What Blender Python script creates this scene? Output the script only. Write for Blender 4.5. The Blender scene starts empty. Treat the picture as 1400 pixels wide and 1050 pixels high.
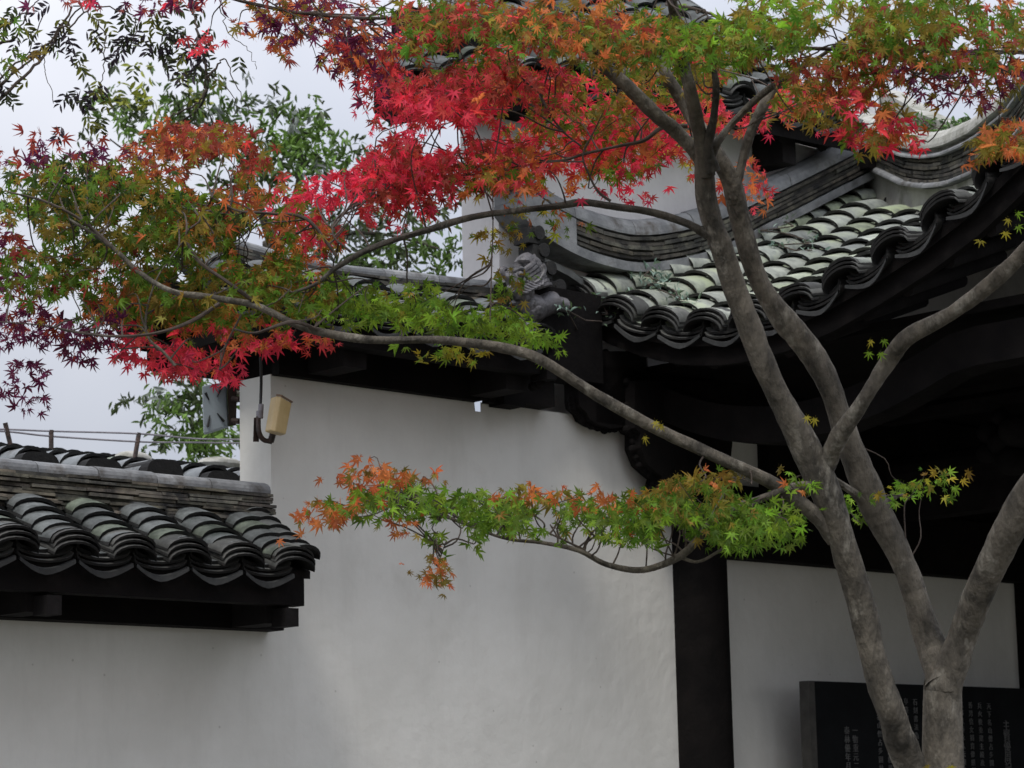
import bpy, bmesh, math, random
import numpy as np
from mathutils import Vector, Matrix
random.seed(7); RNG = np.random.default_rng(11)
SC = bpy.context.scene; COL = SC.collection

# ------------------------------------------------------------------ camera
F = 3500.; CX, CY = 700., 525.
PITCH = math.atan(605/3500); ROLL = .022
CAM = np.array([0, 0, 1.6])
fw = np.array([0, math.cos(PITCH), math.sin(PITCH)])
up0 = np.array([0, -math.sin(PITCH), math.cos(PITCH)]); rt0 = np.array([1., 0, 0])
upv = up0*math.cos(ROLL)+rt0*math.sin(ROLL); rtv = rt0*math.cos(ROLL)-up0*math.sin(ROLL)
cd = bpy.data.cameras.new('camera'); cam = bpy.data.objects.new('camera', cd); COL.objects.link(cam)
cam.matrix_world = Matrix(((rtv[0], upv[0], -fw[0], CAM[0]), (rtv[1], upv[1], -fw[1], CAM[1]), (rtv[2], upv[2], -fw[2], CAM[2]), (0, 0, 0, 1)))
cd.sensor_width = 36; cd.lens = 36*F/1400; cd.clip_end = 3000
cd.dof.use_dof = True; cd.dof.focus_distance = 8.6; cd.dof.aperture_fstop = 9
SC.camera = cam

# ------------------------------------------------------------------ world, sun, exposure
world = bpy.data.worlds.new('World'); SC.world = world; world.use_nodes = True
SUN_EL, SUN_AZ = math.radians(56), math.radians(200)
nt = world.node_tree; N = nt.nodes; L = nt.links; N.clear()
wo = N.new('ShaderNodeOutputWorld'); bg = N.new('ShaderNodeBackground'); bg.inputs[1].default_value = .1
sky = N.new('ShaderNodeTexSky'); sky.sky_type = 'NISHITA'; sky.sun_disc = False
sky.sun_elevation = SUN_EL; sky.sun_rotation = SUN_AZ
tc = N.new('ShaderNodeTexCoord'); no = N.new('ShaderNodeTexNoise')
no.inputs['Scale'].default_value = 2.1; no.inputs['Detail'].default_value = 5; no.inputs['Roughness'].default_value = .5
ramp = N.new('ShaderNodeValToRGB')
ramp.color_ramp.elements[0].position = .3; ramp.color_ramp.elements[0].color = (3.9, 4.3, 5.3, 1)
ramp.color_ramp.elements[1].position = .7; ramp.color_ramp.elements[1].color = (8.3, 8.3, 8.7, 1)
mix = N.new('ShaderNodeMixRGB'); mix.inputs[0].default_value = .90
L.new(tc.outputs['Generated'], no.inputs['Vector']); L.new(no.outputs['Fac'], ramp.inputs[0])
L.new(sky.outputs[0], mix.inputs[1]); L.new(ramp.outputs[0], mix.inputs[2])
sx = N.new('ShaderNodeSeparateXYZ'); L.new(tc.outputs['Generated'], sx.inputs[0])
mrg = N.new('ShaderNodeMapRange'); mrg.inputs['From Min'].default_value = .15; mrg.inputs['From Max'].default_value = .9; mrg.inputs['To Min'].default_value = .60; mrg.inputs['To Max'].default_value = 1.55
L.new(sx.outputs['Z'], mrg.inputs['Value'])
mul = N.new('ShaderNodeVectorMath'); mul.operation = 'SCALE'; L.new(mix.outputs[0], mul.inputs[0]); L.new(mrg.outputs[0], mul.inputs['Scale'])
L.new(mul.outputs[0], bg.inputs[0]); L.new(bg.outputs[0], wo.inputs[0])
sd = bpy.data.lights.new('sun', 'SUN'); sd.energy = 1.1; sd.angle = math.radians(14); sd.color = (1, .96, .9)
so = bpy.data.objects.new('sun', sd); COL.objects.link(so)
sdir = Vector((math.sin(SUN_AZ)*math.cos(SUN_EL), math.cos(SUN_AZ)*math.cos(SUN_EL), math.sin(SUN_EL)))
so.rotation_euler = sdir.to_track_quat('Z', 'Y').to_euler()
SC.view_settings.view_transform = 'Standard'; SC.view_settings.look = 'None'
SC.view_settings.exposure = .78; SC.view_settings.gamma = 1

# ------------------------------------------------------------------ the place's own frame: u runs along the wall, n out of it
TH = math.radians(46)
U = np.array([math.sin(TH), math.cos(TH), 0]); NN = np.array([math.cos(TH), -math.sin(TH), 0]); O = np.array([0, 11., 0]); ZZ = np.array([0, 0, 1.])
def W(s, d, z): return O+U*s+NN*d+np.array([0, 0, z])
def ray(x, y): return fw+rtv*(x-CX)/F-upv*(y-CY)/F
def at(x, y, depth): return CAM+ray(x, y)*depth
def onD(x, y, d):
    R = ray(x, y); t = (d-(CAM-O)@NN)/(R@NN); P = CAM+R*t; q = P-O; return q@U, P[2]
def onS(x, y, s):
    R = ray(x, y); t = (s-(CAM-O)@U)/(R@U); P = CAM+R*t; q = P-O; return q@NN, P[2]

# ------------------------------------------------------------------ materials
def srgb(r, g, b): return tuple((c/12.92 if c <= .04045 else ((c+.055)/1.055)**2.4) for c in (r/255, g/255, b/255))+(1,)
def mat(name, c1, c2=None, scale=6, rough=.8, bump=.2, bscale=40, c3=None, s3=2, lo3=.5, hi3=.7, attr=False, spec=.5, stretch=(1, 1, 1), bdist=.01):
    m = bpy.data.materials.new(name); m.use_nodes = True; t = m.node_tree; n = t.nodes; l = t.links
    b = n['Principled BSDF']; b.inputs['Roughness'].default_value = rough
    b.inputs['Specular IOR Level'].default_value = spec
    co = n.new('ShaderNodeTexCoord'); mp = n.new('ShaderNodeMapping'); mp.inputs['Scale'].default_value = stretch
    l.new(co.outputs['Object'], mp.inputs[0])
    c4 = lambda c: tuple(c)+((1,) if len(c) == 3 else ())
    no = n.new('ShaderNodeTexNoise'); no.inputs['Scale'].default_value = scale; no.inputs['Detail'].default_value = 8; no.inputs['Roughness'].default_value = .62
    l.new(mp.outputs[0], no.inputs['Vector'])
    r = n.new('ShaderNodeValToRGB'); e = r.color_ramp.elements
    e[0].position = .35; e[0].color = c4(c1); e[1].position = .65; e[1].color = c4(c2 or c1)
    l.new(no.outputs['Fac'], r.inputs[0]); out = r.outputs[0]
    if c3:
        n3 = n.new('ShaderNodeTexNoise'); n3.inputs['Scale'].default_value = s3; n3.inputs['Detail'].default_value = 10; n3.inputs['Roughness'].default_value = .68
        l.new(mp.outputs[0], n3.inputs['Vector'])
        mr = n.new('ShaderNodeMapRange'); mr.inputs['From Min'].default_value = lo3; mr.inputs['From Max'].default_value = hi3
        l.new(n3.outputs['Fac'], mr.inputs['Value'])
        mx = n.new('ShaderNodeMixRGB'); l.new(mr.outputs[0], mx.inputs[0]); l.new(out, mx.inputs[1]); mx.inputs[2].default_value = c4(c3); out = mx.outputs[0]
    if attr:
        a = n.new('ShaderNodeAttribute'); a.attribute_name = 'tint'
        mx = n.new('ShaderNodeMixRGB'); mx.blend_type = 'MULTIPLY'; mx.inputs[0].default_value = 1
        l.new(out, mx.inputs[1]); l.new(a.outputs['Color'], mx.inputs[2]); out = mx.outputs[0]
    l.new(out, b.inputs['Base Color'])
    nb = n.new('ShaderNodeTexNoise'); nb.inputs['Scale'].default_value = bscale; nb.inputs['Detail'].default_value = 6
    l.new(mp.outputs[0], nb.inputs['Vector'])
    bu = n.new('ShaderNodeBump'); bu.inputs['Strength'].default_value = bump; bu.inputs['Distance'].default_value = bdist
    l.new(nb.outputs['Fac'], bu.inputs['Height']); l.new(bu.outputs[0], b.inputs['Normal'])
    return m
def leafmat(name, trans=.58, rough=.5):
    m = bpy.data.materials.new(name); m.use_nodes = True; t = m.node_tree; n = t.nodes; l = t.links
    b = n['Principled BSDF']; b.inputs['Roughness'].default_value = rough; b.inputs['Specular IOR Level'].default_value = .25
    a = n.new('ShaderNodeAttribute'); a.attribute_name = 'tint'
    co = n.new('ShaderNodeTexCoord'); no = n.new('ShaderNodeTexNoise'); no.inputs['Scale'].default_value = 60; no.inputs['Detail'].default_value = 3
    l.new(co.outputs['Object'], no.inputs['Vector'])
    hs = n.new('ShaderNodeHueSaturation'); mr = n.new('ShaderNodeMapRange'); mr.inputs['To Min'].default_value = .65; mr.inputs['To Max'].default_value = 1.35
    l.new(no.outputs['Fac'], mr.inputs['Value']); l.new(mr.outputs[0], hs.inputs['Value']); l.new(a.outputs['Color'], hs.inputs['Color'])
    l.new(hs.outputs[0], b.inputs['Base Color'])
    tr = n.new('ShaderNodeBsdfTranslucent'); l.new(hs.outputs[0], tr.inputs['Color'])
    mx = n.new('ShaderNodeMixShader'); mx.inputs[0].default_value = trans
    l.new(b.outputs[0], mx.inputs[1]); l.new(tr.outputs[0], mx.inputs[2]); l.new(mx.outputs[0], n['Material Output'].inputs['Surface'])
    return m
M = {}
M['plaster'] = mat('lime_plaster', (.66, .65, .60), (.76, .75, .70), 1.6, .9, .5, 16, (.50, .48, .43), 1.3, .6, .9, bdist=.008)
M['plaster_old'] = mat('weathered_plaster', (.50, .49, .47), (.64, .62, .61), 2.2, .92, .3, 30, (.22, .21, .17), 2.6, .52, .72)
M['plaster_gable'] = mat('gable_plaster', (.66, .64, .63), (.80, .775, .76), 2.2, .92, .3, 30, (.40, .38, .36), 2.6, .56, .8)
M['plaster_moss'] = mat('mossy_plaster', (.26, .26, .22), (.44, .43, .40), 3.5, .92, .4, 30, (.10, .11, .07), 4, .5, .66)
M['tile'] = mat('grey_clay_tile', (.115, .12, .11), (.25, .26, .23), 14, .8, .35, 90, (.21, .23, .15), 7, .5, .72, attr=True, bdist=.004)
M['tile_dark'] = mat('dark_clay_tile', (.055, .056, .054), (.13, .135, .127), 16, .75, .35, 90, (.03, .035, .03), 6, .5, .66, attr=True, bdist=.004)
M['lip'] = mat('tile_edge_shade', (.006, .006, .006), (.022, .021, .019), 30, .9, .3, 90, attr=True)  # near-black paints shade onto tile ends and undersides; also used for black end tiles
M['cap'] = mat('ridge_cap_tile', (.13, .135, .14), (.26, .265, .265), 9, .7, .3, 60, (.07, .06, .05), 7, .52, .68, attr=True)
M['cap_pale'] = mat('pale_ridge_cap', (.34, .34, .30), (.48, .47, .43), 7, .8, .3, 60, (.16, .16, .12), 6, .5, .66, attr=True)
M['band'] = mat('stacked_ridge_tile', (.05, .047, .042), (.15, .14, .115), 16, .85, .5, 70, (.018, .018, .018), 9, .48, .62, attr=True, bdist=.006)
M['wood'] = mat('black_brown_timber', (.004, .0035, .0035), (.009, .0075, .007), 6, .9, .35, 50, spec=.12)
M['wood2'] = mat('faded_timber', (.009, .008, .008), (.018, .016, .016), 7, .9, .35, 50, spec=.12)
M['bark'] = mat('maple_bark', (.03, .026, .019), (.15, .13, .10), 14, .9, 1.0, 60, (.27, .25, .205), 12, .55, .70, stretch=(1, 1, .45), attr=True, bdist=.014)
M['twig'] = mat('twig_bark', (.035, .025, .02), (.08, .06, .045), 20, .85, .4, 60)
M['slate'] = mat('black_stone', (.004, .0045, .005), (.008, .009, .010), 5, .8, .2, 60, spec=.15)
M['stone_edge'] = mat('rough_stone_edge', (.025, .024, .021), (.06, .057, .05), 9, .9, .7, 30)
M['ink'] = mat('engraved_paint', (.07, .07, .068), (.14, .14, .135), 30, .8, .1, 60)
M['beige'] = mat('aged_beige_plastic', (.50, .36, .16), (.62, .47, .24), 8, .45, .15, 50)
M['beige_rim'] = mat('brown_lamp_rim', (.16, .10, .06), (.24, .16, .10), 12, .6, .2, 60)
M['panel'] = mat('grey_blue_metal', (.30, .36, .40), (.38, .44, .48), 5, .45, .1, 40)
M['iron'] = mat('rusty_dark_iron', (.018, .014, .012), (.07, .04, .03), 25, .6, .4, 90)
M['steel'] = mat('dull_wire', (.20, .19, .21), (.30, .28, .30), 20, .5, .1, 60)
M['rubber'] = mat('black_rubber', (.01, .01, .01), (.015, .015, .015), 20, .6, .1, 60)
M['dragon'] = mat('carved_grey_clay', (.06, .057, .06), (.16, .152, .156), 12, .5, .5, 60, (.02, .02, .02), 14, .52, .64)
M['earth'] = mat('dark_earth', (.05, .042, .03), (.09, .08, .06), 2, .95, .5, 12, (.035, .05, .02), 1.2, .5, .6)
M['paving'] = mat('stone_paving', (.12, .115, .105), (.2, .19, .175), 3, .85, .4, 20, (.05, .06, .035), 2, .55, .7)
def streaks(m, col, amt, sc=(9, 9, .55)):
    t = m.node_tree; n = t.nodes; l = t.links; b = n['Principled BSDF']; src = b.inputs['Base Color'].links[0].from_socket
    co = n.new('ShaderNodeTexCoord'); mp = n.new('ShaderNodeMapping'); mp.inputs['Scale'].default_value = sc; l.new(co.outputs['Object'], mp.inputs[0])
    a = n.new('ShaderNodeTexNoise'); a.inputs['Scale'].default_value = 1; a.inputs['Detail'].default_value = 9; a.inputs['Roughness'].default_value = .7; l.new(mp.outputs[0], a.inputs['Vector'])
    r1 = n.new('ShaderNodeMapRange'); r1.inputs['From Min'].default_value = .5; r1.inputs['From Max'].default_value = .8; r1.inputs['To Max'].default_value = amt; l.new(a.outputs['Fac'], r1.inputs['Value'])
    v = n.new('ShaderNodeTexVoronoi'); v.inputs['Scale'].default_value = 9; l.new(co.outputs['Object'], v.inputs['Vector'])
    r2 = n.new('ShaderNodeMapRange'); r2.inputs['From Min'].default_value = .055; r2.inputs['From Max'].default_value = .03; r2.inputs['To Max'].default_value = .45; l.new(v.outputs['Distance'], r2.inputs['Value'])
    mm = n.new('ShaderNodeMath'); mm.operation = 'MAXIMUM'; l.new(r1.outputs[0], mm.inputs[0]); l.new(r2.outputs[0], mm.inputs[1])
    x = n.new('ShaderNodeMixRGB'); l.new(mm.outputs[0], x.inputs[0]); l.new(src, x.inputs[1]); x.inputs[2].default_value = col; l.new(x.outputs[0], b.inputs['Base Color'])
streaks(M['plaster'], (.34, .325, .28, 1), .2, (5, 5, .9)); streaks(M['plaster_gable'], (.36, .34, .32, 1), .3, (7, 7, .8))
streaks(M['bark'], (.03, .026, .02, 1), .5, (14, 14, 50))
M['leaf'] = leafmat('maple_leaf'); M['leaf_green'] = leafmat('glossy_leaf', .3, .38)

# ------------------------------------------------------------------ mesh builder
class MB:
    def __init__(s): s.v = []; s.f = []; s.mi = []; s.c = []
    def quad(s, vs, fs, mi=0, c=(1, 1, 1)):
        o = len(s.v); s.v += [tuple(map(float, p)) for p in vs]
        for f in fs: s.f.append(tuple(i+o for i in f)); s.mi.append(mi); s.c.append(c)
    def hexa(s, p, mi=0, c=(1, 1, 1)):       # p: 8 points, bottom ring 0-3, top ring 4-7
        s.quad(p, [(3, 2, 1, 0), (4, 5, 6, 7), (0, 1, 5, 4), (1, 2, 6, 5), (2, 3, 7, 6), (3, 0, 4, 7)], mi, c)
    def box(s, s0, s1, d0, d1, z0, z1, mi=0, c=(1, 1, 1)):
        s.hexa([W(s0, d0, z0), W(s0, d1, z0), W(s1, d1, z0), W(s1, d0, z0), W(s0, d0, z1), W(s0, d1, z1), W(s1, d1, z1), W(s1, d0, z1)], mi, c)
    def tube(s, pts, rad, seg=10, mi=0, c=(1, 1, 1), cap=True, arc=None, flat=1.0, noise=0., cols=None):
        pts = [np.asarray(p, float) for p in pts]; n = len(pts)
        if not hasattr(rad, '__len__'): rad = [rad]*n
        T = [pts[min(i+1, n-1)]-pts[max(i-1, 0)] for i in range(n)]
        T = [t/(np.linalg.norm(t)+1e-9) for t in T]
        a = np.array([0, 0, 1.]) if abs(T[0][2]) < .85 else np.array([1., 0, 0])
        x = np.cross(a, T[0]); x /= np.linalg.norm(x)
        o = len(s.v); ph = random.random()*9
        for i in range(n):
            x = x-T[i]*(x@T[i]); x /= np.linalg.norm(x)+1e-9; y = np.cross(T[i], x)
            for k in range(seg):
                q = 2*math.pi*k/seg
                r = rad[i]*(1+noise*(math.sin(2*q+ph+i*.31)+.6*math.sin(3*q-i*.53+ph)))
                s.v.append(tuple(pts[i]+x*math.cos(q)*r+y*math.sin(q)*r*flat))
        for i in range(n-1):
            cc = cols[i] if cols else c
            for k in range(seg):
                k2 = (k+1) % seg
                s.f.append((o+i*seg+k, o+i*seg+k2, o+(i+1)*seg+k2, o+(i+1)*seg+k)); s.mi.append(mi); s.c.append(cc)
        if cap:
            s.f.append(tuple(o+k for k in range(seg))[::-1]); s.mi.append(mi); s.c.append(c)
            s.f.append(tuple(o+(n-1)*seg+k for k in range(seg))); s.mi.append(mi); s.c.append(c)
    def ball(s, ctr, r, seg=10, rings=7, axes=None, mi=0, c=(1, 1, 1)):
        ctr = np.asarray(ctr, float); A = axes if axes is not None else np.eye(3)
        rr = r if hasattr(r, '__len__') else (r, r, r)
        o = len(s.v)
        for i in range(rings+1):
            t = math.pi*i/rings
            for k in range(seg):
                q = 2*math.pi*k/seg
                s.v.append(tuple(ctr+A[0]*rr[0]*math.sin(t)*math.cos(q)+A[1]*rr[1]*math.sin(t)*math.sin(q)+A[2]*rr[2]*math.cos(t)))
        for i in range(rings):
            for k in range(seg):
                k2 = (k+1) % seg
                s.f.append((o+i*seg+k, o+(i+1)*seg+k, o+(i+1)*seg+k2, o+i*seg+k2)); s.mi.append(mi); s.c.append(c)
    def build(s, name, mats, parent=None, smooth=False):
        me = bpy.data.meshes.new(name)
        me.from_pydata(s.v, [], s.f); 
        if not isinstance(mats, (list, tuple)): mats = [mats]
        for m in mats: me.materials.append(m)
        me.polygons.foreach_set('material_index', s.mi)
        if smooth: me.polygons.foreach_set('use_smooth', [True]*len(s.f))
        ca = me.color_attributes.new('tint', 'FLOAT_COLOR', 'CORNER')
        tot = np.zeros(len(me.polygons), int); me.polygons.foreach_get('loop_total', tot)
        c = np.ones((len(s.f), 4)); c[:, :3] = np.array(s.c).reshape(-1, 3)
        ca.data.foreach_set('color', np.repeat(c, tot, axis=0).ravel())
        me.validate(); me.update()
        if smooth: me.set_sharp_from_angle(angle=math.radians(38))
        ob = bpy.data.objects.new(name, me); COL.objects.link(ob)
        if parent is not None:
            ob.parent = parent; ob.matrix_parent_inverse = matinv(parent)
        return ob
def wmat(o):
    m = Matrix.Translation(o.location)
    if o.parent is not None: m = wmat(o.parent) @ o.matrix_parent_inverse @ m
    return m
def matinv(p): return wmat(p).inverted()
def thing(name, label, cat, loc, group=None):
    o = bpy.data.objects.new(name, None); COL.objects.link(o); o.location = Vector(loc); o.empty_display_size = .2
    o['label'] = label; o['category'] = cat
    if group: o['group'] = group
    return o
def tag(o, label, cat, group=None):
    o['label'] = label; o['category'] = cat
    if group: o['group'] = group
    return o
def cr(pts, step=6):
    """Catmull-Rom through rows of numbers."""
    P = np.array(pts, float); out = []
    Q = np.vstack([2*P[0]-P[1], P, 2*P[-1]-P[-2]])
    for i in range(1, len(Q)-2):
        for k in range(step):
            t = k/step
            out.append(.5*((2*Q[i])+(-Q[i-1]+Q[i+1])*t+(2*Q[i-1]-5*Q[i]+4*Q[i+1]-Q[i+2])*t*t+(-Q[i-1]+3*Q[i]-3*Q[i+1]+Q[i+2])*t**3))
    out.append(P[-1]); return np.array(out)

# ------------------------------------------------------------------ roof tiles
def shell(mb, A, X, Y, Zn, w0, h0, w1, h1, ln, th, convex=True, seg=8, c=(1, 1, 1), lift0=0., lift1=0.):
    """one curved tile: A lower end centre, X across, Y up-slope, Zn normal"""
    sg = 1 if convex else -1; V = []
    for (yy, w, h, lf) in ((0, w0, h0, lift0), (ln, w1, h1, lift1)):
        for off in (0, th):
            for k in range(seg+1):
                q = -1+2*k/seg
                prof = math.cos(q*math.pi/2*.93)
                xx = math.sin(q*math.pi/2)*w
                V.append(A+X*xx+Y*yy+Zn*(sg*prof*h+lf+off))
    m = seg+1; fs_o = []; fs_i = []; fs_e = []; fs_u = []
    for k in range(seg):
        fs_i.append((k, k+1, 2*m+k+1, 2*m+k)); fs_o.append((m+k+1, m+k, 3*m+k, 3*m+k+1))
        fs_e.append((k+1, k, m+k, m+k+1)); fs_u.append((2*m+k, 2*m+k+1, 3*m+k+1, 3*m+k))
    sd_ = [(0, 2*m, 3*m, m), (seg, m+seg, 3*m+seg, 2*m+seg)]
    mb.quad(V, fs_o, 0, c); 
    o = len(mb.v)-len(V)
    for f in fs_i+fs_e+fs_u+sd_: mb.f.append(tuple(i+o for i in f)); mb.mi.append(1); mb.c.append(c)
def tile_roof(surf, alist, Lf, pitch, expose, hw, hh, th=.012, seed=1, hue=None, stack=0, drips=True, bmin=None, ts=1):
    """surf(a,b): a along the eave, b up the slope (metres)."""
    rnd = random.Random(seed); mb = MB(); dr = MB()
    def fr(a, b):
        A = surf(a, b); Y = surf(a, b+.05)-A; Y /= np.linalg.norm(Y)
        X = surf(a+.03, b)-surf(a-.03, b); X = X-Y*(X@Y); X /= np.linalg.norm(X); Zn = np.cross(X, Y)
        if Zn[2] < 0: X = -X; Zn = -Zn
        return A, X, Y, Zn
    for a in alist:
        Lr = Lf(a); nrow = max(1, int(Lr/expose)); wob = rnd.uniform(-.006, .006)
        b0 = bmin(a) if bmin else 0
        for j in range(nrow):                                     # trough tiles beside the column
            b = j*expose
            if b < b0: continue
            aa = a+ts*pitch/2; A, X, Y, Zn = fr(aa, b)
            t = rnd.uniform(.55, .95); c = hue(rnd, aa, b, t) if hue else (t, t, t)
            shell(mb, A+X*wob, X, Y, Zn, pitch*.43, pitch*.17, pitch*.40, pitch*.17, expose*1.25, th, False, 6, c, hh*.28+.016, hh*.28)
        for j in range(nrow):                                     # cover tiles
            b = j*expose*1.0
            if b < b0: continue
            A, X, Y, Zn = fr(a+rnd.uniform(-.004, .004)+wob, b)
            t = rnd.uniform(.72, 1.25); c = hue(rnd, a, b, t) if hue else (t, t, t)
            rot = rnd.uniform(-.035, .035); Y2 = Y+X*rot; X2 = X-Y*rot
            shell(mb, A, X2, Y2, Zn, hw, hh, hw*.93, hh*.93, expose*1.3, th, True, 9, c, th*1.7+rnd.uniform(0, .005), -.002)
        if stack and b0 == 0:                                     # thick pile of tiles at the eave end, each layer stepping out and down
            A, X, Y, Zn = fr(a, 0); A2, X2, Y2, Z2 = fr(a+ts*pitch/2, 0)
            for k in range(stack):
                t = rnd.uniform(.45, 1.0) if k else .5; sx = rnd.uniform(-.005, .005); o_ = stack-1-k
                fwd = .018+.014*o_; dn = (stack-1)*.5*.014-.017*o_
                shell(dr, A-Y*fwd+X*sx+Zn*dn, X, Y+Zn*.03*rnd.uniform(0, 1), Zn, hw*rnd.uniform(1.0, 1.06), hh*1.04, hw*.98, hh, .10+.016*o_, th*.72, True, 9, (t, t*.97, t*.92), th, 0)
            for k in range(max(2, stack-1)):
                t = rnd.uniform(.5, 1.1); o_ = k
                shell(dr, A2-Y2*(.018+.015*o_)-Z2*(.017*o_), X2, Y2, Z2, pitch*.47, pitch*.16, pitch*.44, pitch*.16, .10+.015*o_, th*.7, False, 9, (t, t*.97, t*.93), hh*.28+.006, hh*.28)
        if drips and b0 == 0:                                     # shallow drip tile of the trough, a curved apron
            A, X, Y, Zn = fr(a+ts*pitch/2, 0); dn = -ZZ*.9-Y*.1
            t = rnd.uniform(.12, .3); m = 8; V = []; ns = max(2, stack-1)
            for off in (0, .012):
                for row in (0, 1):
                    for k in range(m+1):
                        q = -1+2*k/m; y0 = -(math.cos(q*math.pi/2))*pitch*.16+hh*.25-.012*ns
                        P = A-Y*(.012+.015*ns+off)+X*(q*pitch*.47)+Zn*y0
                        if row: P = P+dn*(.014+.010*(1-abs(q)))
                        V.append(P)
            w = m+1; fs = []
            for k in range(m):
                fs += [(k, k+1, w+k+1, w+k), (2*w+k+1, 2*w+k, 3*w+k, 3*w+k+1), (w+k, w+k+1, 3*w+k+1, 3*w+k), (k+1, k, 2*w+k, 2*w+k+1)]
            dr.quad(V, fs, 0, (t, t, t))
    return mb, dr
def surf_sheet(mb, surf, aa, bb, off, th, mi=0):
    """board under a roof surface following it"""
    na, nb = len(aa), len(bb); V = []
    for o_ in (off, off-th):
        for a in aa:
            for b in bb:
                bq = b(a) if callable(b) else b
                V.append(surf(a, bq)+ZZ*o_)
    fs = []; S = na*nb
    for i in range(na-1):
        for j in range(nb-1):
            k = i*nb+j; fs.append((k, k+1, k+nb+1, k+nb)); fs.append((S+k+nb, S+k+nb+1, S+k+1, S+k))
    for i in range(na-1):
        for j in (0, nb-1):
            k = i*nb+j; fs.append((k, k+nb, S+k+nb, S+k))
    for j in range(nb-1):
        for i in (0, na-1):
            k = i*nb+j; fs.append((k, k+1, S+k+1, S+k))
    mb.quad(V, fs, mi)
def band(mb, path, side, half, z0, layers, lh, tl=.2, seed=3, prot=.012, tone=1.0, gaps=.0):
    """stacked thin tiles along path (world points at the band's foot), side = horizontal normal"""
    rnd = random.Random(seed); P = np.array(path); D = np.r_[0, np.cumsum(np.linalg.norm(np.diff(P, axis=0), axis=1))]
    def pt(t): return np.array([np.interp(t, D, P[:, i]) for i in range(3)])
    for ly in range(layers):
        t = -rnd.random()*tl; z = z0+ly*lh
        while t < D[-1]-.02:
            t1 = min(t+tl*rnd.uniform(.8, 1.2), D[-1]); a = max(t, 0)
            if t1-a > .02 and rnd.random() >= gaps:
                pr = half+rnd.uniform(-.3, 1)*prot; nseg = max(1, int((t1-a)/.12)); j = rnd.uniform(-.0025, .0025); j2 = j+rnd.uniform(-.003, .003)
                g = rnd.uniform(.45, 1.35)*tone; c = (g*rnd.uniform(.95, 1.1), g, g*rnd.uniform(.85, 1.0))
                for q in range(nseg):
                    p0 = pt(a+(t1-a)*q/nseg); p1 = pt(a+(t1-a)*(q+1)/nseg-.002)
                    za, zb = z+j, z+j2; hh = lh*rnd.uniform(.62, .86)
                    mb.hexa([p0-side*pr+ZZ*za, p0+side*pr+ZZ*za, p1+side*pr+ZZ*zb, p1-side*pr+ZZ*zb,
                             p0-side*pr+ZZ*(za+hh), p0+side*pr+ZZ*(za+hh), p1+side*pr+ZZ*(zb+hh), p1-side*pr+ZZ*(zb+hh)], 0, c)
            t = t1
    # dark mortar core
    core = [pt(x) for x in np.linspace(.01, D[-1]-.01, max(2, int(D[-1]/.1)))]
    for p0, p1 in zip(core[:-1], core[1:]):
        w = half-.012
        mb.hexa([p0-side*w+ZZ*z0, p0+side*w+ZZ*z0, p1+side*w+ZZ*z0, p1-side*w+ZZ*z0, p0-side*w+ZZ*(z0+layers*lh), p0+side*w+ZZ*(z0+layers*lh), p1+side*w+ZZ*(z0+layers*lh), p1-side*w+ZZ*(z0+layers*lh)], 0, (.35, .35, .35))
def capband(mb, path, side, w, h, seglen=.26, seed=5, foot=.02):
    """half round cap tiles laid end to end along the path"""
    rnd = random.Random(seed); P = np.array(path); D = np.r_[0, np.cumsum(np.linalg.norm(np.diff(P, axis=0), axis=1))]
    def pt(t): return np.array([np.interp(t, D, P[:, i]) for i in range(3)])
    t = 0; K = 8
    while t < D[-1]-.03:
        t1 = min(t+seglen*rnd.uniform(.92, 1.08), D[-1])
        if D[-1]-t1 < .06: t1 = D[-1]
        n = max(2, int((t1-t)/.08)+1); g = rnd.uniform(.8, 1.15); ww = w*rnd.uniform(.98, 1.02); dz = rnd.uniform(0, .004); V = []; fs = []
        for i in range(n):
            p = pt(t+(t1-t-.004)*i/(n-1)); e = 1.0
            for k in range(K+1):
                q = math.pi*k/K; V.append(p+side*(-math.cos(q)*ww)+ZZ*(foot+dz+math.sin(q)*h))
            V.append(p+side*ww); V.append(p-side*ww)
        m = K+3
        for i in range(n-1):
            for k in range(m): fs.append((i*m+k, (i+1)*m+k, (i+1)*m+(k+1) % m, i*m+(k+1) % m))
        fs.append(tuple(range(m))); fs.append(tuple((n-1)*m+k for k in range(m))[::-1])
        mb.quad(V, fs, 0, (g, g, g)); t = t1

# ================================================================== GROUND
g = MB(); R = 900
g.quad([(-R, -R, 0), (R, -R, 0), (R, R, 0), (-R, R, 0)], [(0, 1, 2, 3)])
go = g.build('ground', M['earth']); go['kind'] = 'structure'
g = MB(); g.quad([W(-9, .6, .004), W(9, .6, .004), W(9, 3.6, .004), W(-9, 3.6, .004)], [(3, 2, 1, 0)])
pv = g.build('path', M['paving']); pv['kind'] = 'structure'

# ================================================================== LOW WALL with tile coping
SL0, SL1 = -7.0, -1.34
lw = thing('courtyard_wall', 'lower white wall on the left under a dark tiled coping, stepping down from the taller wall', 'wall', W(SL1, 0, 0))
m = MB(); m.box(SL0, SL1, -.2, 0, 0, 2.62); m.build('plaster_face', M['plaster'], lw)
EZ, ED = 2.565, .385          # eave height and overhang of the low coping
RZ = 2.80
def low_surf(a, b):          # a along wall, b from eave up
    t = b/.52; return W(a, ED-.36*t, EZ+.02+(RZ-EZ-.02)*(t**1.12 if t > 0 else t))
def low_back(a, b):
    t = b/.52; return W(a, -.2-.40+.36*t, EZ+.02+(RZ-EZ-.02)*(t**1.12 if t > 0 else t))
def darkhue(r, a, b, t): return (t*.95, t, t*1.03) if r.random() > .2 else (t*.95, t*1.08, t*.85)
PL = .245
cols = [-1.565-PL*k for k in range(0, 25)]
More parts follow.
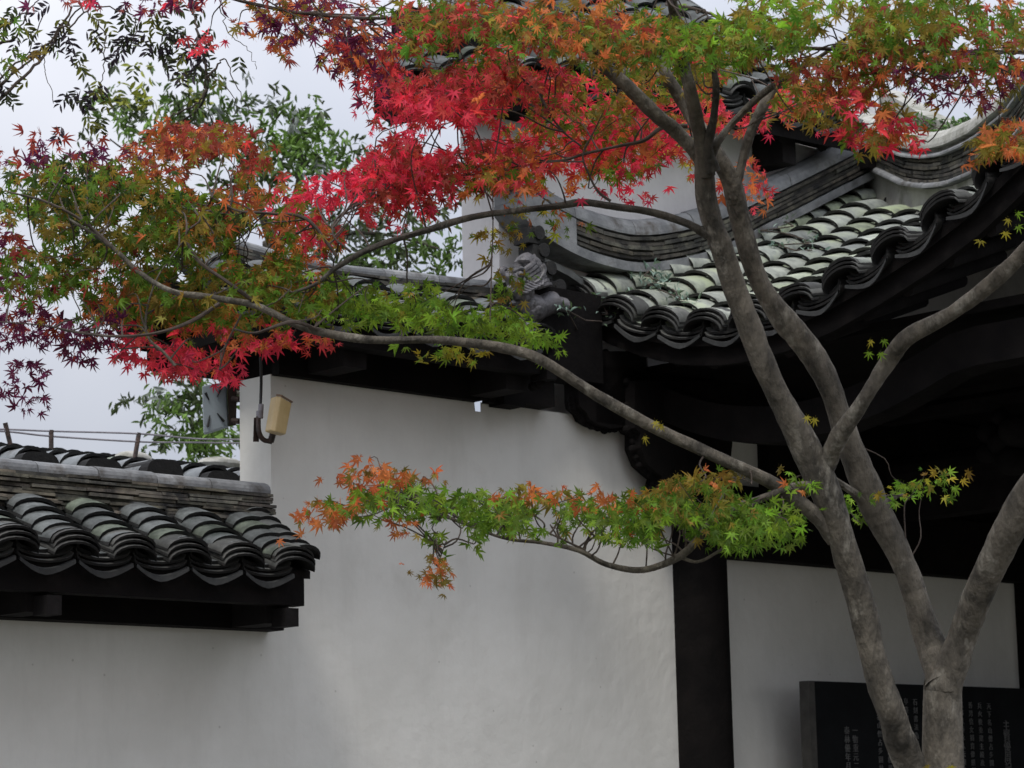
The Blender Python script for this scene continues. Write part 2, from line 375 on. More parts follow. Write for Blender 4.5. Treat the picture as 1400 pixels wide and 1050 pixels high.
mb, dr = tile_roof(low_surf, cols, lambda a: .50, PL, .088, PL*.37, .050, .013, 21, darkhue, stack=3, ts=-1)
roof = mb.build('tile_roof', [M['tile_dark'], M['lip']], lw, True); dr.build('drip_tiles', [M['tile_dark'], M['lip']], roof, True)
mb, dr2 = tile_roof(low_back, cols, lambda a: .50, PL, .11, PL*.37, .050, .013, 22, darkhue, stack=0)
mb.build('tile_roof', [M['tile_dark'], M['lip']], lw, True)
# verge tiles at the right end of the low coping
m = MB(); rnd = random.Random(4)
for j in range(6):
    A = low_surf(-1.455, j*.088); Y = low_surf(-1.455, j*.088+.05)-A; Y /= np.linalg.norm(Y); Zn = np.cross(U, Y); Zn = Zn if Zn[2] > 0 else -Zn
    t = rnd.uniform(.7, 1.1); shell(m, A-U*.045, U, Y, Zn, .075, .05, .07, .045, .12, .013, True, 9, (t, t, t), .03, .01)
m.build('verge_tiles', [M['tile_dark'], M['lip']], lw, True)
m = MB()
surf_sheet(m, low_surf, [SL0, -1.46], [0, .26, .5], -.012, .03); surf_sheet(m, low_back, [SL0, -1.46], [0, .26, .5], -.012, .03)
m.build('eave_board', M['wood'], lw)
m = MB(); m.box(SL0, -1.49, .315, .385, 2.44, 2.545); m.box(SL0, -1.495, .10, .314, 2.48, 2.54); m.box(SL0, -1.36, .002, .10, 2.372, 2.60); m.build('eave_beam', M['wood'], lw)
for s_ in (-1.56, -2.62, -3.8, -5.0):
    m = MB(); m.box(s_-.055, s_+.055, .101, .31, 2.375, 2.468); m.box(s_-.03, s_+.03, .312, .40, 2.36, 2.428)
    m.build('bracket', M['wood2'], lw)
# ridge of stacked tiles + caps
pth = [W(s_, .03, 0) for s_ in np.linspace(SL0, -1.41, 40)]
m = MB(); band(m, pth, NN, .075, 2.775, 9, .0145, .24, 7, .02, 1.25, .04); rb = m.build('ridge_courses', M['band'], lw)
m = MB(); capband(m, [p+ZZ*2.905 for p in pth], NN, .062, .035, .27, 8, .012); m.build('ridge_cap', M['cap'], rb)

# ================================================================== TALL WALL with tile coping
tw = thing('courtyard_wall', 'tall white plaster wall in the middle under a tiled coping with a dragon finial', 'wall', W(-.5, 0, 0))
m = MB(); rnd = random.Random(5)
# top edge slightly uneven; one small gap where the sky shows below the bracket
m.box(-1.34, 1.0, -.2, -.003+.003, 0, 3.36)
for sa, sb, ta, tb in ((-1.34, -.228, -1.34, -.035), (-.192, 1.0, -.004, 1.0)):
    m.hexa([W(ta, -.2, 3.36), W(sa, 0, 3.36), W(sb, 0, 3.36), W(tb, -.2, 3.36), W(ta, -.2, 3.402), W(sa, 0, 3.402), W(sb, 0, 3.402), W(tb, -.2, 3.402)])
m.build('plaster_face', M['plaster'], tw)
TS0, TS1 = -1.56, -.12
EZ2 = 3.60; RZ2 = 3.80
def tall_surf(a, b):
    t = b/.52; return W(a, .38-.34*t, EZ2+(RZ2-EZ2)*t**1.1 if t > 0 else EZ2+(RZ2-EZ2)*t)
def tall_back(a, b):
    t = b/.52; return W(a, -.58+.34*t, EZ2+(RZ2-EZ2)*t**1.1 if t > 0 else EZ2+(RZ2-EZ2)*t)
cols = [TS1-.10-PL*k for k in range(0, 7)]
mb, dr = tile_roof(tall_surf, cols, lambda a: .50, PL, .088, PL*.37, .050, .013, 31, darkhue, stack=3, ts=-1)
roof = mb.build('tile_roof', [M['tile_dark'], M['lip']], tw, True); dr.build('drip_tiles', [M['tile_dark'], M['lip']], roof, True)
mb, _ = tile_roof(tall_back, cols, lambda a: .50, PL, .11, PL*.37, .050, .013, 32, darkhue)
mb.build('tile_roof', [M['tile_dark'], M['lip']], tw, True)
m = MB(); surf_sheet(m, tall_surf, [TS0, TS1], [0, .26, .5], -.012, .03); surf_sheet(m, tall_back, [TS0, TS1], [0, .26, .5], -.012, .03); m.build('eave_board', M['wood'], tw)
m = MB(); m.box(TS0+.02, TS1-.01, .28, .36, 3.475, 3.585); m.box(TS0+.03, TS1-.02, .002, .279, 3.53, 3.585); m.box(TS0+.04, TS1-.03, -.2, -.001, 3.53, 3.585)
m.box(-1.335, -.236, .003, .05, 3.396, 3.529); m.box(-.2355, -.1855, .003, .05, 3.408, 3.529); m.box(-.185, TS1-.02, .003, .05, 3.396, 3.529)
m.box(TS0+.02, TS1-.01, -.56, -.48, 3.475, 3.585); m.box(TS0+.05, TS1-.03, -.479, -.201, 3.53, 3.585)
m.build('eave_beam', M['wood'], tw)
for s_ in (-1.13, -.24):
    m = MB(); m.box(s_-.06, s_+.06, .051, .275, 3.412, 3.528); (m.box(s_-.04, s_+.04, -.47, -.202, 3.42, 3.528) if s_ < -1 else None); m.build('bracket', M['wood2'], tw)
m = MB(); m.box(-.10, .44, .003, .13, 3.53, 3.93); m.build('corner_board', M['wood'], tw)
m = MB(); m.box(-.145, -.02, .003, .10, 3.385, 3.50); m.build('bracket', M['wood'], tw)
m = MB(); m.box(-.18, -.125, .3, .40, 3.45, 3.50)
for k in range(4): m.ball(W(-.15+.012*k, .33-.028*k, 3.45-.006*(k % 2)), .022, 8, 5)
m.build('bracket', M['wood'], tw, True)
rz = lambda s_: 3.90+.05*max(0, (s_+.9))+.10*max(0, -(s_+1.0))**1.5
pth = [W(s_, -.1, rz(s_)-3.90) for s_ in np.linspace(TS0, -.02, 24)]
m = MB(); band(m, [p+ZZ*3.775 for p in pth], NN, .075, 0, 7, .0155, .24, 17, .02, .9, .05); rb = m.build('ridge_courses', M['band'], tw)
m = MB(); capband(m, [p+ZZ*3.885 for p in pth], NN, .062, .03, .3, 18, .01); m.build('ridge_cap', M['cap'], rb)
m = MB(); capband(m, [p+ZZ*3.79+NN*.09 for p in pth], NN, .03, .014, .3, 19, .004); m.build('flashing', M['cap_pale'], rb)

# dragon-fish finial at the ridge end
def dragon():
    m = MB(); s0, d0 = .08, .02
    def Q(x, y, dd=0):                       # px in the photo -> finial plane, then an offset out of the wall
        s_, z = onD(x, y, .12); return W(s_, .12+dd, z)
    m.tube(cr([Q(772, 418, .0), Q(752, 414), Q(733, 422), Q(716, 416), Q(706, 403)], 5), [.035]*4+[.05]*6+[.062]*6+[.052]*4+[.03], 14, noise=.03)
    m.ball(Q(722, 425), (.075, .06, .055), 14, 9)
    m.tube(cr([Q(716, 404, .02), Q(700, 394, .03), Q(690, 382, .03), Q(681, 377, .03)], 5), [.042, .042, .04, .04, .038, .036, .034, .032, .03, .028, .025, .022, .02, .016, .012, .006], 12)   # upper jaw
    m.tube(cr([Q(714, 410, .02), Q(703, 405, .03), Q(694, 400, .03), Q(688, 392, .03)], 5), [.036]*4+[.03]*4+[.022]*4+[.014]*3+[.006], 12)      # lower jaw
    m.tube(cr([Q(682, 377, .03), Q(680, 371, .03), Q(686, 368, .03)], 4), [.012]*8+[.006], 8)
    m.ball(Q(697, 378, .065), .014, 8, 6)                                                        # eye
    m.tube(cr([Q(690, 374, .05), Q(699, 370, .06), Q(707, 376, .05)], 4), .010, 8)               # brow
    for k in range(7):                                                                            # mane
        a = k*.2; x0, y0 = 706+k*3.5, 372+k*3.4
        m.tube(cr([Q(x0-4, y0+3, .05), Q(x0+8, y0-7+k, .06), Q(x0+18, y0-14+2*k, .03), Q(x0+24-k, y0-24+3*k, .0)], 5), [.013]*5+[.012]*5+[.009]*5+[.004], 7)
    for k in range(6):                                                                            # cheek and gill rings
        m.tube(cr([Q(694+4*k, 398-2*k, .06), Q(703+4.5*k, 404-2.2*k, .07), Q(712+3*k, 396-3*k, .06), Q(708+3*k, 386-2*k, .055)], 5), [.008]*15+[.004], 6)
    m.tube(cr([Q(707, 383, .0), Q(712, 366), Q(722, 357), Q(732, 362), Q(731, 378)], 5), [.025]*5+[.04]*6+[.03]*6+[.012]*4, 12)
    m.ball(Q(711, 358, .02), (.03, .03, .022), 10, 6)
    for k in range(5): m.tube(cr([Q(712+3*k, 392, .055), Q(722+2*k, 386-3*k, .07), Q(726+2*k, 372-2*k, .04)], 4), .007, 6)
    return m
dragon().build('dragon_finial', M['dragon'], rb, True)

# ================================================================== HALL behind: white gable wall, gable ridge, high roof
hall = thing('temple_hall', 'white gabled hall behind, with a curved black ridge and high roof', 'building', W(1.5, -.3, 0))
HS0, HS1 = .055, 7.5
m = MB(); m.box(HS0, HS1, -.36, -.12, 3.80, 4.98); m.box(.32, 1.0, -.36, -.203, 0, 3.80); m.box(1.003, HS1, -.36, -.12, 0, 3.80); m.box(2.6, HS1, -2.3, -.361, 0, 5.4)
m.build('gable_wall', M['plaster_gable'], hall)
# gable ridge (the sagging band of stacked tiles on the white wall)
top = cr([(.02, 4.33), (.10, 4.27), (.30, 4.195), (.55, 4.155), (.85, 4.165), (1.30, 4.29), (1.80, 4.52), (2.30, 4.76), (2.80, 5.0)], 6)
path = [W(a, -.03, b) for a, b in top]
m = MB(); band(m, [W(a, -.03, b) for a, b in top if a > .36], NN, .075, .0, 5, .022, .35, 27, .008, .8, .02)
m.build('ridge_courses', M['band'], hall)
m = MB()
for p0, p1, (a0, _), (a1, __) in zip(path[:-1], path[1:], top[:-1], top[1:]):
    w = .082
    m.hexa([p0-NN*w-ZZ*.055, p0+NN*w-ZZ*.055, p1+NN*w-ZZ*.055, p1-NN*w-ZZ*.055, p0-NN*w-ZZ*.012, p0+NN*w-ZZ*.012, p1+NN*w-ZZ*.012, p1-NN*w-ZZ*.012])
    if a1 < .40:
        w = .079; m.hexa([p0-NN*w-ZZ*.010, p0+NN*w-ZZ*.010, p1+NN*w-ZZ*.010, p1-NN*w-ZZ*.010, p0-NN*w+ZZ*.11, p0+NN*w+ZZ*.11, p1+NN*w+ZZ*.11, p1-NN*w+ZZ*.11])
m.build('ridge_base', M['cap'], hall)
m = MB(); capband(m, [p+ZZ*.118 for p in path], NN, .078, .075, .42, 28, .012); m.build('ridge_cap', M['cap'], hall, False)
m = MB()                                     # end face of the gable ridge: stepped dark tiles and a carved disc
e0 = path[0]
for k in range(6):
    a = .10+.018*k*k*.4+.02*k; z = 4.20-.075*k
    m.box(a-.05, a+.02, -.02, .075, z-.07, z)
    m.tube([W(a+.01, -.02, z-.02), W(a+.01, .085, z-.02)], .032, 12)
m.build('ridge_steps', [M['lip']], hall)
m = MB(); A0 = e0+ZZ*.12
m.tube([A0-U*.02+NN*.0, A0+U*.03], .088, 18)
for k in range(5): m.tube([A0-U*.03+NN*(.05*math.cos(k*1.26))+ZZ*(.05*math.sin(k*1.26)), A0-U*.035], .014, 6)
m.build('carved_end_tile', M['dragon'], hall, True)
# curved plaster flashing from the ridge foot to the tile roof
m = MB()
fl = cr([(.05, 3.93), (.16, 4.075), (.32, 4.065), (.50, 4.0)], 6)
for (a0, z0), (a1, z1) in zip(fl[:-1], fl[1:]):
    m.hexa([W(a0, -.115, z0-.03), W(a0, .02, z0-.03), W(a1, .02, z1-.03), W(a1, -.115, z1-.03), W(a0, -.115, z0), W(a0, .02, z0), W(a1, .02, z1), W(a1, -.115, z1)])
m.build('flashing', M['tile_dark'], hall)
# high roof: eave along u, overhanging in front of the gable wall
eavepts = [(535, 128), (560, 118), (600, 112), (700, 108), (820, 112), (950, 125), (1060, 148), (1165, 172)]
E3 = [onD(x, y, .16) for x, y in eavepts]; es = [e[0] for e in E3]; ez = [e[1] for e in E3]
def hi_surf(a, b): return W(a, .16-.80*b, np.interp(a, es, ez)+.52*b+.10*b*b)
hc = list(np.arange(es[0]+.1, es[-1], .235))
hiL = lambda a: max(.14, min(2.4, (a-es[0])*.80))
mb, dr = tile_roof(hi_surf, hc, hiL, .235, .13, .08, .06, .014, 41, darkhue, stack=1)
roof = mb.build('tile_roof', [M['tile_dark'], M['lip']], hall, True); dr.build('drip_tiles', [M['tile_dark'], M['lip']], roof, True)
m = MB(); surf_sheet(m, hi_surf, [es[0], 0, .5, 1, 1.5, 2, es[-1]], [0]+[lambda a, k=k: hiL(a)*k/3 for k in (1, 2, 3)], -.015, .12); m.build('eave_board', M['wood'], hall)
m = MB()
for a in np.arange(es[0]+.2, es[-1], .3):
    p0 = hi_surf(a, .05)-ZZ*.14; p1 = hi_surf(a, min(.9, hiL(a)))-ZZ*.14; m.tube([p0, p1], .04, 8)
m.build('rafters', M['wood'], hall, True)
m = MB(); zA = 4.98; m.box(es[0]+.25, 3.0, -.118, .0, 4.98, 5.10); m.box(2.45, 2.95, -.117, .10, 4.86, 4.979)
m.box(es[0]+.35, 0.3, -.30, .06, 4.74, 4.975)
m.build('eave_beam', M['wood'], hall)
s_, z_ = onD(1066, 205, .02)
m = MB(); m.box(s_-.05, s_+.05, -.117, .08, z_-.08, z_+.09); m.build('bracket', M['wood2'], hall)
# diagonal hip of the high roof on its left
m = MB(); hp = [hi_surf(es[0]+.02+b*1.25, b)+ZZ*(.03+.12*max(0, .25-b)) for b in np.linspace(-.05, 2.4, 20)]
capband(m, hp, U, .06, .05, .25, 44, .08); band(m, hp, U, .055, 0, 4, .02, .2, 45, .008, .8); m.build('hip_ridge', M['cap'], hall)

# ================================================================== PAVILION with upturned roof
pav = thing('gate_pavilion', 'dark timber pavilion on the right under a sweeping mossy grey tiled roof', 'building', W(2.2, 1.2, 0))
S0 = .477
ed = [-.20, -.143, .099, .325, .545, .811, 1.105, 1.385, 1.62, 1.87, 2.156, 2.5, 2.8, 3.05]
ezv = [4.03, 4.005, 3.875, 3.775, 3.71, 3.672, 3.68, 3.73, 3.80, 3.885, 4.01, 4.22, 4.45, 4.68]
HA, HB = (2.70, -.12), (.45, 3.0)            # plan of the hip line
hz = [(-.12, 4.78), (.10, 4.69), (.37, 4.57), (.57, 4.47), (.80, 4.40), (1.1, 4.30), (1.4, 4.22), (1.8, 4.18), (2.2, 4.22), (2.6, 4.36), (3.0, 4.66)]
def ssum(d): return np.interp(d, [p[0] for p in [(HA[1], 0), (HB[1], 0)]], [HA[0], HB[0]])
def zeave(d): 
    x = np.array(ed); i = np.clip(np.searchsorted(x, d)-1, 0, len(ed)-2); t = (d-ed[i])/(ed[i+1]-ed[i])
    t = min(max(t, -.5), 1.5); return ezv[i]+(ezv[i+1]-ezv[i])*t
def zhip(d): return np.interp(d, [p[0] for p in hz], [p[1] for p in hz])
def pav_surf(a, b):                          # a = d along the eave, b = run up the slope (plan metres)
    run = max(ssum(a)-S0, .15); t = b/run
    tt = t if t < 0 else t**1.12
    return W(S0+b, a, zeave(a)+(zhip(a)-zeave(a))*tt)
def mosshue(r, a, b, t):
    q = r.random(); 
    g = 1.25*t
    if b < .9 and a < 1.0: return (g*1.2, g*1.27, g*1.1) if q < .6 else (g*1.25, g*1.27, g*1.22)
    return (g*1.2, g*1.24, g*1.22) if q < .55 else ((g*1.1, g*1.2, g*.92) if q < .8 else (g*.85, g*.88, g*.9))
PP = .256
cols = [-.04+PP*k for k in range(0, 12)]
mb, dr = tile_roof(pav_surf, cols, lambda a: max(.1, ssum(a)-S0-.02), PP, .132, PP*.395, .062, .013, 51, mosshue, stack=3)
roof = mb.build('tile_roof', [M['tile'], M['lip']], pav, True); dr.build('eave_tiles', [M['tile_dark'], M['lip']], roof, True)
roof['label'] = 'pale mossy tiles'
# underside boards
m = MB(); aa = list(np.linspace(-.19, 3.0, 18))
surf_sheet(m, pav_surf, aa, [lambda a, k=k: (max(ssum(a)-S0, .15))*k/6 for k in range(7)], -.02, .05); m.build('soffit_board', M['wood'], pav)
m = MB(); xs = list(np.linspace(-.11, 3.0, 26))
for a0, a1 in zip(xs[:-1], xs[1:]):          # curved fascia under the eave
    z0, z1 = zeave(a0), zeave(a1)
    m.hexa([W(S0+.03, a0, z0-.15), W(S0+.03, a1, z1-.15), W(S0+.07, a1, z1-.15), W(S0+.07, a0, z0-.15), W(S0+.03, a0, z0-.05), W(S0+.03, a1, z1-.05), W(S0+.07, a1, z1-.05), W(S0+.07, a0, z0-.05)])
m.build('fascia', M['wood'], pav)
for k in range(14):                          # round rafters under the eave
    a = .05+.21*k
    m = MB(); m.tube([W(S0+.08, a, zeave(a)-.13), W(S0+.75, a, zeave(a)+.05+.05)], .033, 10); m.build('rafter', M['wood2'], pav, True)
m = MB()                                     # eave purlin and girt beneath it, running out from the wall
for a0, a1 in zip(xs[:-1], xs[1:]):
    z0, z1 = min(zeave(a0), 3.86)-.30, min(zeave(a1), 3.86)-.30
    m.hexa([W(.80, a0, z0-.16), W(.80, a1, z1-.16), W(.95, a1, z1-.16), W(.95, a0, z0-.16), W(.80, a0, z0), W(.80, a1, z1), W(.95, a1, z1), W(.95, a0, z0)])
m.build('purlin', M['wood'], pav)
# dark closed ceiling and far half of the pavilion, then two unseen pieces added to block light
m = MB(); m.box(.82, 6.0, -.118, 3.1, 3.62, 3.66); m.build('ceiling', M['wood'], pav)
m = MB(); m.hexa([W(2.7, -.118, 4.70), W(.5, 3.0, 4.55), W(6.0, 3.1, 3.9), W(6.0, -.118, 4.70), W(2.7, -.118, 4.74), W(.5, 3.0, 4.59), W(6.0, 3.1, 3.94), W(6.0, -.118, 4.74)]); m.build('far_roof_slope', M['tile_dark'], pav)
m = MB(); m.box(.95, 6.0, 3.0, 3.08, 2.75, 3.615); m.build('sky_block_board', M['wood'], pav)  # added out of view to keep sky light off the panel wall
m = MB(); m.box(6.0, 6.1, -.118, 3.1, 0, 3.7); m.build('sky_block_wall', M['wood'], pav)  # unseen wall added to darken the space under the roof
# girders running out from the wall, seen in the dark
d0, z0 = onS(1185, 640, 2.55); d1, z1 = onS(1330, 602, 2.55); _, zb = onS(1185, 716, 2.55)
m = MB(); m.tube([W(2.62, -.1, z0-.06), W(2.62, 3.0, z0-.06)], .10, 14); m.box(2.56, 2.70, -.1, 3.0, zb, z0-.13); m.build('girder', M['wood2'], pav)
_, z2 = onS(1230, 540, 2.3)
m = MB(); m.box(2.3, 2.42, .2, 3.0, z2-.05, z2+.05); m.box(2.3, 2.40, .2, 3.0, z2-.13, z2-.08); m.build('girder', M['wood2'], pav)
m = MB()                                     # carved knobs at the girder's end
for (x, y, r_) in ((1352, 592, .05), (1350, 620, .045), (1370, 606, .06), (1385, 630, .07), (1392, 590, .08), (1368, 570, .04)):
    d_, z_ = onS(x, y, 2.3); m.ball(W(2.3, d_, z_), (r_*1.2, r_, r_), 12, 8)
m.build('carved_bracket', M['wood2'], pav, True)
# lintel on the wall plane, panels, pillars
m = MB(); m.box(1.30, 3.66, -.06, .09, 2.81, 3.10); m.box(1.30, 3.66, -.03, .05, 3.101, 3.16); m.box(1.62, 3.66, -.11, .07, 3.161, 3.60); m.box(1.30, 1.62, -.11, .07, 3.40, 3.60); m.build('lintel', M['wood'], pav)
m = MB(); m.box(1.30, 1.62, -.10, .0, 3.161, 3.40); m.box(1.25, 3.7, -.118, -.002, 0, 2.809); m.build('panel_wall', M['plaster'], pav)
m = MB(); m.tube([W(1.135, .02, 0), W(1.135, .02, 3.60)], .142, 22); m.build('pillar', M['wood'], pav, True)
m = MB(); m.tube([W(3.80, .02, 0), W(3.80, .02, 3.60)], .142, 22); m.build('pillar', M['wood'], pav, True)
m = MB(); m.tube([W(1.135, 2.7, 0), W(1.135, 2.7, 3.60)], .13, 22); m.build('pillar', M['wood'], pav, True)
m = MB(); m.tube([W(3.80, 2.7, 0), W(3.80, 2.7, 3.60)], .13, 22); m.build('pillar', M['wood'], pav, True)
# carved brackets hanging on the wall under the eave
def carved(pts, s_, th, name='carved_bracket'):
    m = MB(); 
    q = [onS(x, y, s_) for x, y in pts]; k = len(q)
    V = [W(s_, a, b) for a, b in q]+[W(s_+th, a, b) for a, b in q]
    fs = [tuple(range(k)), tuple(range(k, 2*k))[::-1]]+[(i, (i+1) % k, k+(i+1) % k, k+i) for i in range(k)]
    m.quad(V, fs)
    for (a, b) in q[::1]: m.ball(W(s_+th/2, a, b), (.018, .018, .018), 8, 5)
    return m.build(name, M['wood'], pav, False)
def carvedD(pts, d_, th):
    m = MB(); q = [onD(x, y, d_) for x, y in pts]; k = len(q)
    V = [W(a, d_, b) for a, b in q]+[W(a, d_-th, b) for a, b in q]
    fs = [tuple(range(k))[::-1], tuple(range(k, 2*k))]+[(i, (i+1) % k, k+(i+1) % k, k+i) for i in range(k)]
    m.quad(V, fs)
    rnd = random.Random(8)
    for i, (a, b) in enumerate(q):
        m.ball(W(a, d_-th/2, b), (.020, .020, .020), 8, 5)
        a2, b2 = q[(i+1) % k]; m.ball(W((a+a2)/2, d_-th/2, (b+b2)/2), (.018, .018, .018), 8, 5)
    return m.build('carved_bracket', M['wood'], pav, False)
carvedD([(791, 545), (793, 556), (802, 564), (806, 573), (818, 580), (836, 586), (850, 584), (860, 578), (868, 590), (884, 596), (884, 480), (790, 480)], .10, .09)
carvedD([(868, 585), (876, 592), (876, 612), (885, 634), (898, 646), (906, 652), (902, 668), (912, 684), (925, 700), (1000, 705), (1000, 660), (998, 640), (1002, 600), (1010, 590), (1070, 575), (1070, 520), (868, 520)], .16, .10)
m = MB(); m.box(.42, 1.30, .003, .10, 3.36, 3.62); m.build('lintel', M['wood'], pav)
m = MB(); 
pw = [(.30, 3.40), (.30, 4.0), (.47, 4.0), (.9, 3.75), (.9, 3.40)]
m.box(-.02, .16, .002, .10, 3.402, 3.52)
m.build('bracket', M['wood'], pav)
# mossy plaster wedge and hip ridge
hp = []
for d in np.linspace(-.10, 3.15, 34):
    s_ = np.interp(d, [-.12, 3.0], [2.755, .477]); hp.append((d, s_))
HD = np.array([HA[0]-HB[0], HA[1]-HB[1]]); HD = HD/np.linalg.norm(HD); side = U*(-HD[1])+NN*HD[0]; side = side if side@U < 0 else -side   # faces the visible slope
def zfl(d): return np.interp(d, [-.12, .241, .53, .806, 1.05, 1.365, 1.76, 2.3, 2.8, 3.2], [4.965, 4.79, 4.645, 4.545, 4.48, 4.43, 4.42, 4.52, 4.75, 5.05])
m = MB()
for (d_0, s_0), (d_1, s_1) in zip(hp[:-1], hp[1:]):
    z0a, z0b = zhip(d_0)-.12, zfl(d_0); z1a, z1b = zhip(d_1)-.12, zfl(d_1); w = .05
    p0, p1 = W(s_0, d_0, 0), W(s_1, d_1, 0)
    m.hexa([p0-side*w+ZZ*z0a, p0+side*w+ZZ*z0a, p1+side*w+ZZ*z1a, p1-side*w+ZZ*z1a, p0-side*w+ZZ*z0b, p0+side*w+ZZ*z0b, p1+side*w+ZZ*z1b, p1-side*w+ZZ*z1b])
m.build('ridge_plaster', M['plaster_moss'], pav)
hpath = [W(s_, d, zfl(d)) for d, s_ in hp]
m = MB(); capband(m, [p+ZZ*.004+side*.05 for p in hpath], side, .035, .02, .4, 61, .006)
capband(m, [p+ZZ*.15+side*.03 for p in hpath], side, .055, .02, .5, 62, .006); m.build('ridge_base', M['cap'], pav)
m = MB(); band(m, [p+ZZ*.03 for p in hpath], side, .06, 0, 6, .02, .3, 63, .01, .8, .02); m.build('ridge_courses', M['band'], pav)
m = MB()
for p0, p1 in zip(hpath[:-1], hpath[1:]):
    w = .045; m.hexa([p0-side*w+ZZ*.148, p0+side*w+ZZ*.148, p1+side*w+ZZ*.148, p1-side*w+ZZ*.148, p0-side*w+ZZ*.20, p0+side*w+ZZ*.20, p1+side*w+ZZ*.20, p1-side*w+ZZ*.20])
rc = m.build('ridge_neck', M['plaster_moss'], pav)
m = MB(); capband(m, [p+ZZ*.195 for p in hpath], side, .085, .075, .22, 64, .012); m.build('ridge_cap', M['cap_pale'], pav)
# wall return behind the hip ridge (mossy shoulder with weeds)
m = MB()
for (d_0, s_0), (d_1, s_1) in zip(hp[:20], hp[1:21]):
    p0, p1 = W(s_0+.16, d_0, 0), W(s_1+.16, d_1, 0); w = .05
    z0b, z1b = zfl(d_0)+.44-.10*max(0,d_0), zfl(d_1)+.44-.10*max(0,d_1); z0a, z1a = zfl(d_0)-.3, zfl(d_1)-.3
    m.hexa([p0-side*w+ZZ*z0a, p0+side*w+ZZ*z0a, p1+side*w+ZZ*z1a, p1-side*w+ZZ*z1a, p0-side*w+ZZ*z0b, p0+side*w+ZZ*z0b, p1+side*w+ZZ*z1b, p1-side*w+ZZ*z1b])
m.build('parapet', M['plaster_moss'], pav)

# ================================================================== STONE TABLET
st = thing('stone_tablet', 'black stone tablet engraved with columns of pale Chinese characters in front of the panel wall', 'stone tablet', W(2.3, .3, 0))
a0, zt = onD(1113, 928, .30)
m = MB(); m.box(a0, a0+2.1, .245, .30, .25, zt-.01); m.build('slab', M['slate'], st)
m = MB(); zz = np.linspace(.25, zt-.01, 24); rnd = random.Random(2)
for z0, z1 in zip(zz[:-1], zz[1:]):
    e = rnd.uniform(0, .006); m.box(a0-.045+e, a0-.001, .245, .302, z0, z1)
m.build('rough_edge', M['stone_edge'], st)
m = MB(); m.box(a0-.3, a0+2.3, .08, .42, 0, .249); m.build('plinth', M['stone_edge'], st)
body = ['天下名山僧占多園林', '兵火後重建主殿及廊', '善男信女捐資修繕記', '其事以垂永久云爾時', '公元一九八六年丙寅', '江南名勝古蹟保護碑', '文物管理委員會公佈', '此碑立於山門之右側', '石刻書法為歷代所重', '亭臺樓閣依山而築之', '水木清華四時皆宜人', '春有桃李秋有丹楓葉']
def vtext(name, s, a, z, size, sp, hx=1):
    for i, ch in enumerate(s):
        cu = bpy.data.curves.new(name, 'FONT'); cu.body = ch; cu.size = size; cu.extrude = .0015; cu.align_x = 'CENTER'; cu.resolution_u = 1
        o = bpy.data.objects.new(name, cu); COL.objects.link(o); yield o, a, z-i*sp
tx = []
def put(s, x, y, size, sp):
    a, z = onD(x, y, .302); tx.extend(vtext('t', s, a, z, size, sp))
put('主賢優周記', 1376, 998, .058, .052)
for k in range(13):
    put(body[k % 12], 1352-k*12.6 if k < 13 else 0, 969-(k*.7), .034, .040)
put('一物重元二', 1169, 1003, .040, .041)
put('泰林優年月', 1158, 1003, .040, .041)
dg = bpy.context.evaluated_depsgraph_get(); m = MB()
for o, a, z in tx:
    me = o.to_mesh(depsgraph=None) if False else bpy.data.meshes.new_from_object(o.evaluated_get(dg) if False else o)
    V = [W(a+v.co.x, .3022+v.co.z, z+v.co.y) for v in me.vertices]
    m.quad(V, [tuple(p.vertices) for p in me.polygons]); bpy.data.meshes.remove(me)
    bpy.data.objects.remove(o)
m.build('inscription', M['ink'], st)

# ================================================================== FLOODLIGHT on the wall corner
fl_ = thing('floodlight', 'beige box floodlight on a rusty bracket at the corner of the tall wall', 'lamp', W(-1.40, .03, 3.0))
def Q0(x, y, d=.04): s_, z = onD(x, y, d); return W(s_, d, z)
m = MB(); VW = NN
fr_ = [Q0(372, 540, .20), Q0(399, 551, .20), Q0(390, 593, .20), Q0(376, 589, .20), Q0(361, 585, .16), Q0(371, 541, .16)]
A_, B_, C_, D_ = Q0(384, 542, .19), Q0(399, 551, .16), Q0(391, 594, .16), Q0(376, 590, .19)
E_, F_ = Q0(370, 588, .175), Q0(378, 541, .175); bk = -NN*.05+U*.01
m.quad([A_, B_, C_, D_, E_, F_]+[p+bk for p in (A_, B_, C_, D_, E_, F_)], [(0, 3, 2, 1), (0, 5, 4, 3), (6, 7, 8, 9), (6, 9, 10, 11), (1, 2, 8, 7), (2, 3, 9, 8), (3, 4, 10, 9), (4, 5, 11, 10), (5, 0, 6, 11), (0, 1, 7, 6)])
hs = m.build('housing', M['beige'], fl_)
bv = hs.modifiers.new('bevel', 'BEVEL'); bv.width = .005; bv.segments = 2
m = MB(); m.tube([F_+ZZ*.003, A_+ZZ*.004, B_+ZZ*.004, B_+bk*.8+ZZ*.004], .0045, 6); m.build('rim', M['beige_rim'], fl_)
m = MB(); p = Q0(348, 572, .0)
sL = onD(350, 570, 0)[0]
p1 = W(-1.40, .015, onD(350, 571, 0)[1]); 
m.hexa([Q0(346, 604, .03), Q0(346, 604, .05), Q0(354, 604, .05), Q0(354, 604, .03), Q0(347, 571, .03), Q0(347, 571, .05), Q0(355, 571, .05), Q0(355, 571, .03)])
m.tube(cr([Q0(353, 570, .06), Q0(354, 590, .07), Q0(360, 601, .07), Q0(370, 602, .08), Q0(374, 592, .10)], 4), .010, 8)
m.tube([Q0(361, 603, .06), Q0(372, 605, .08)], .007, 8)
m.tube([Q0(370, 604, .08), Q0(374, 590, .10)], .013, 8)
m.build('bracket', M['iron'], fl_)
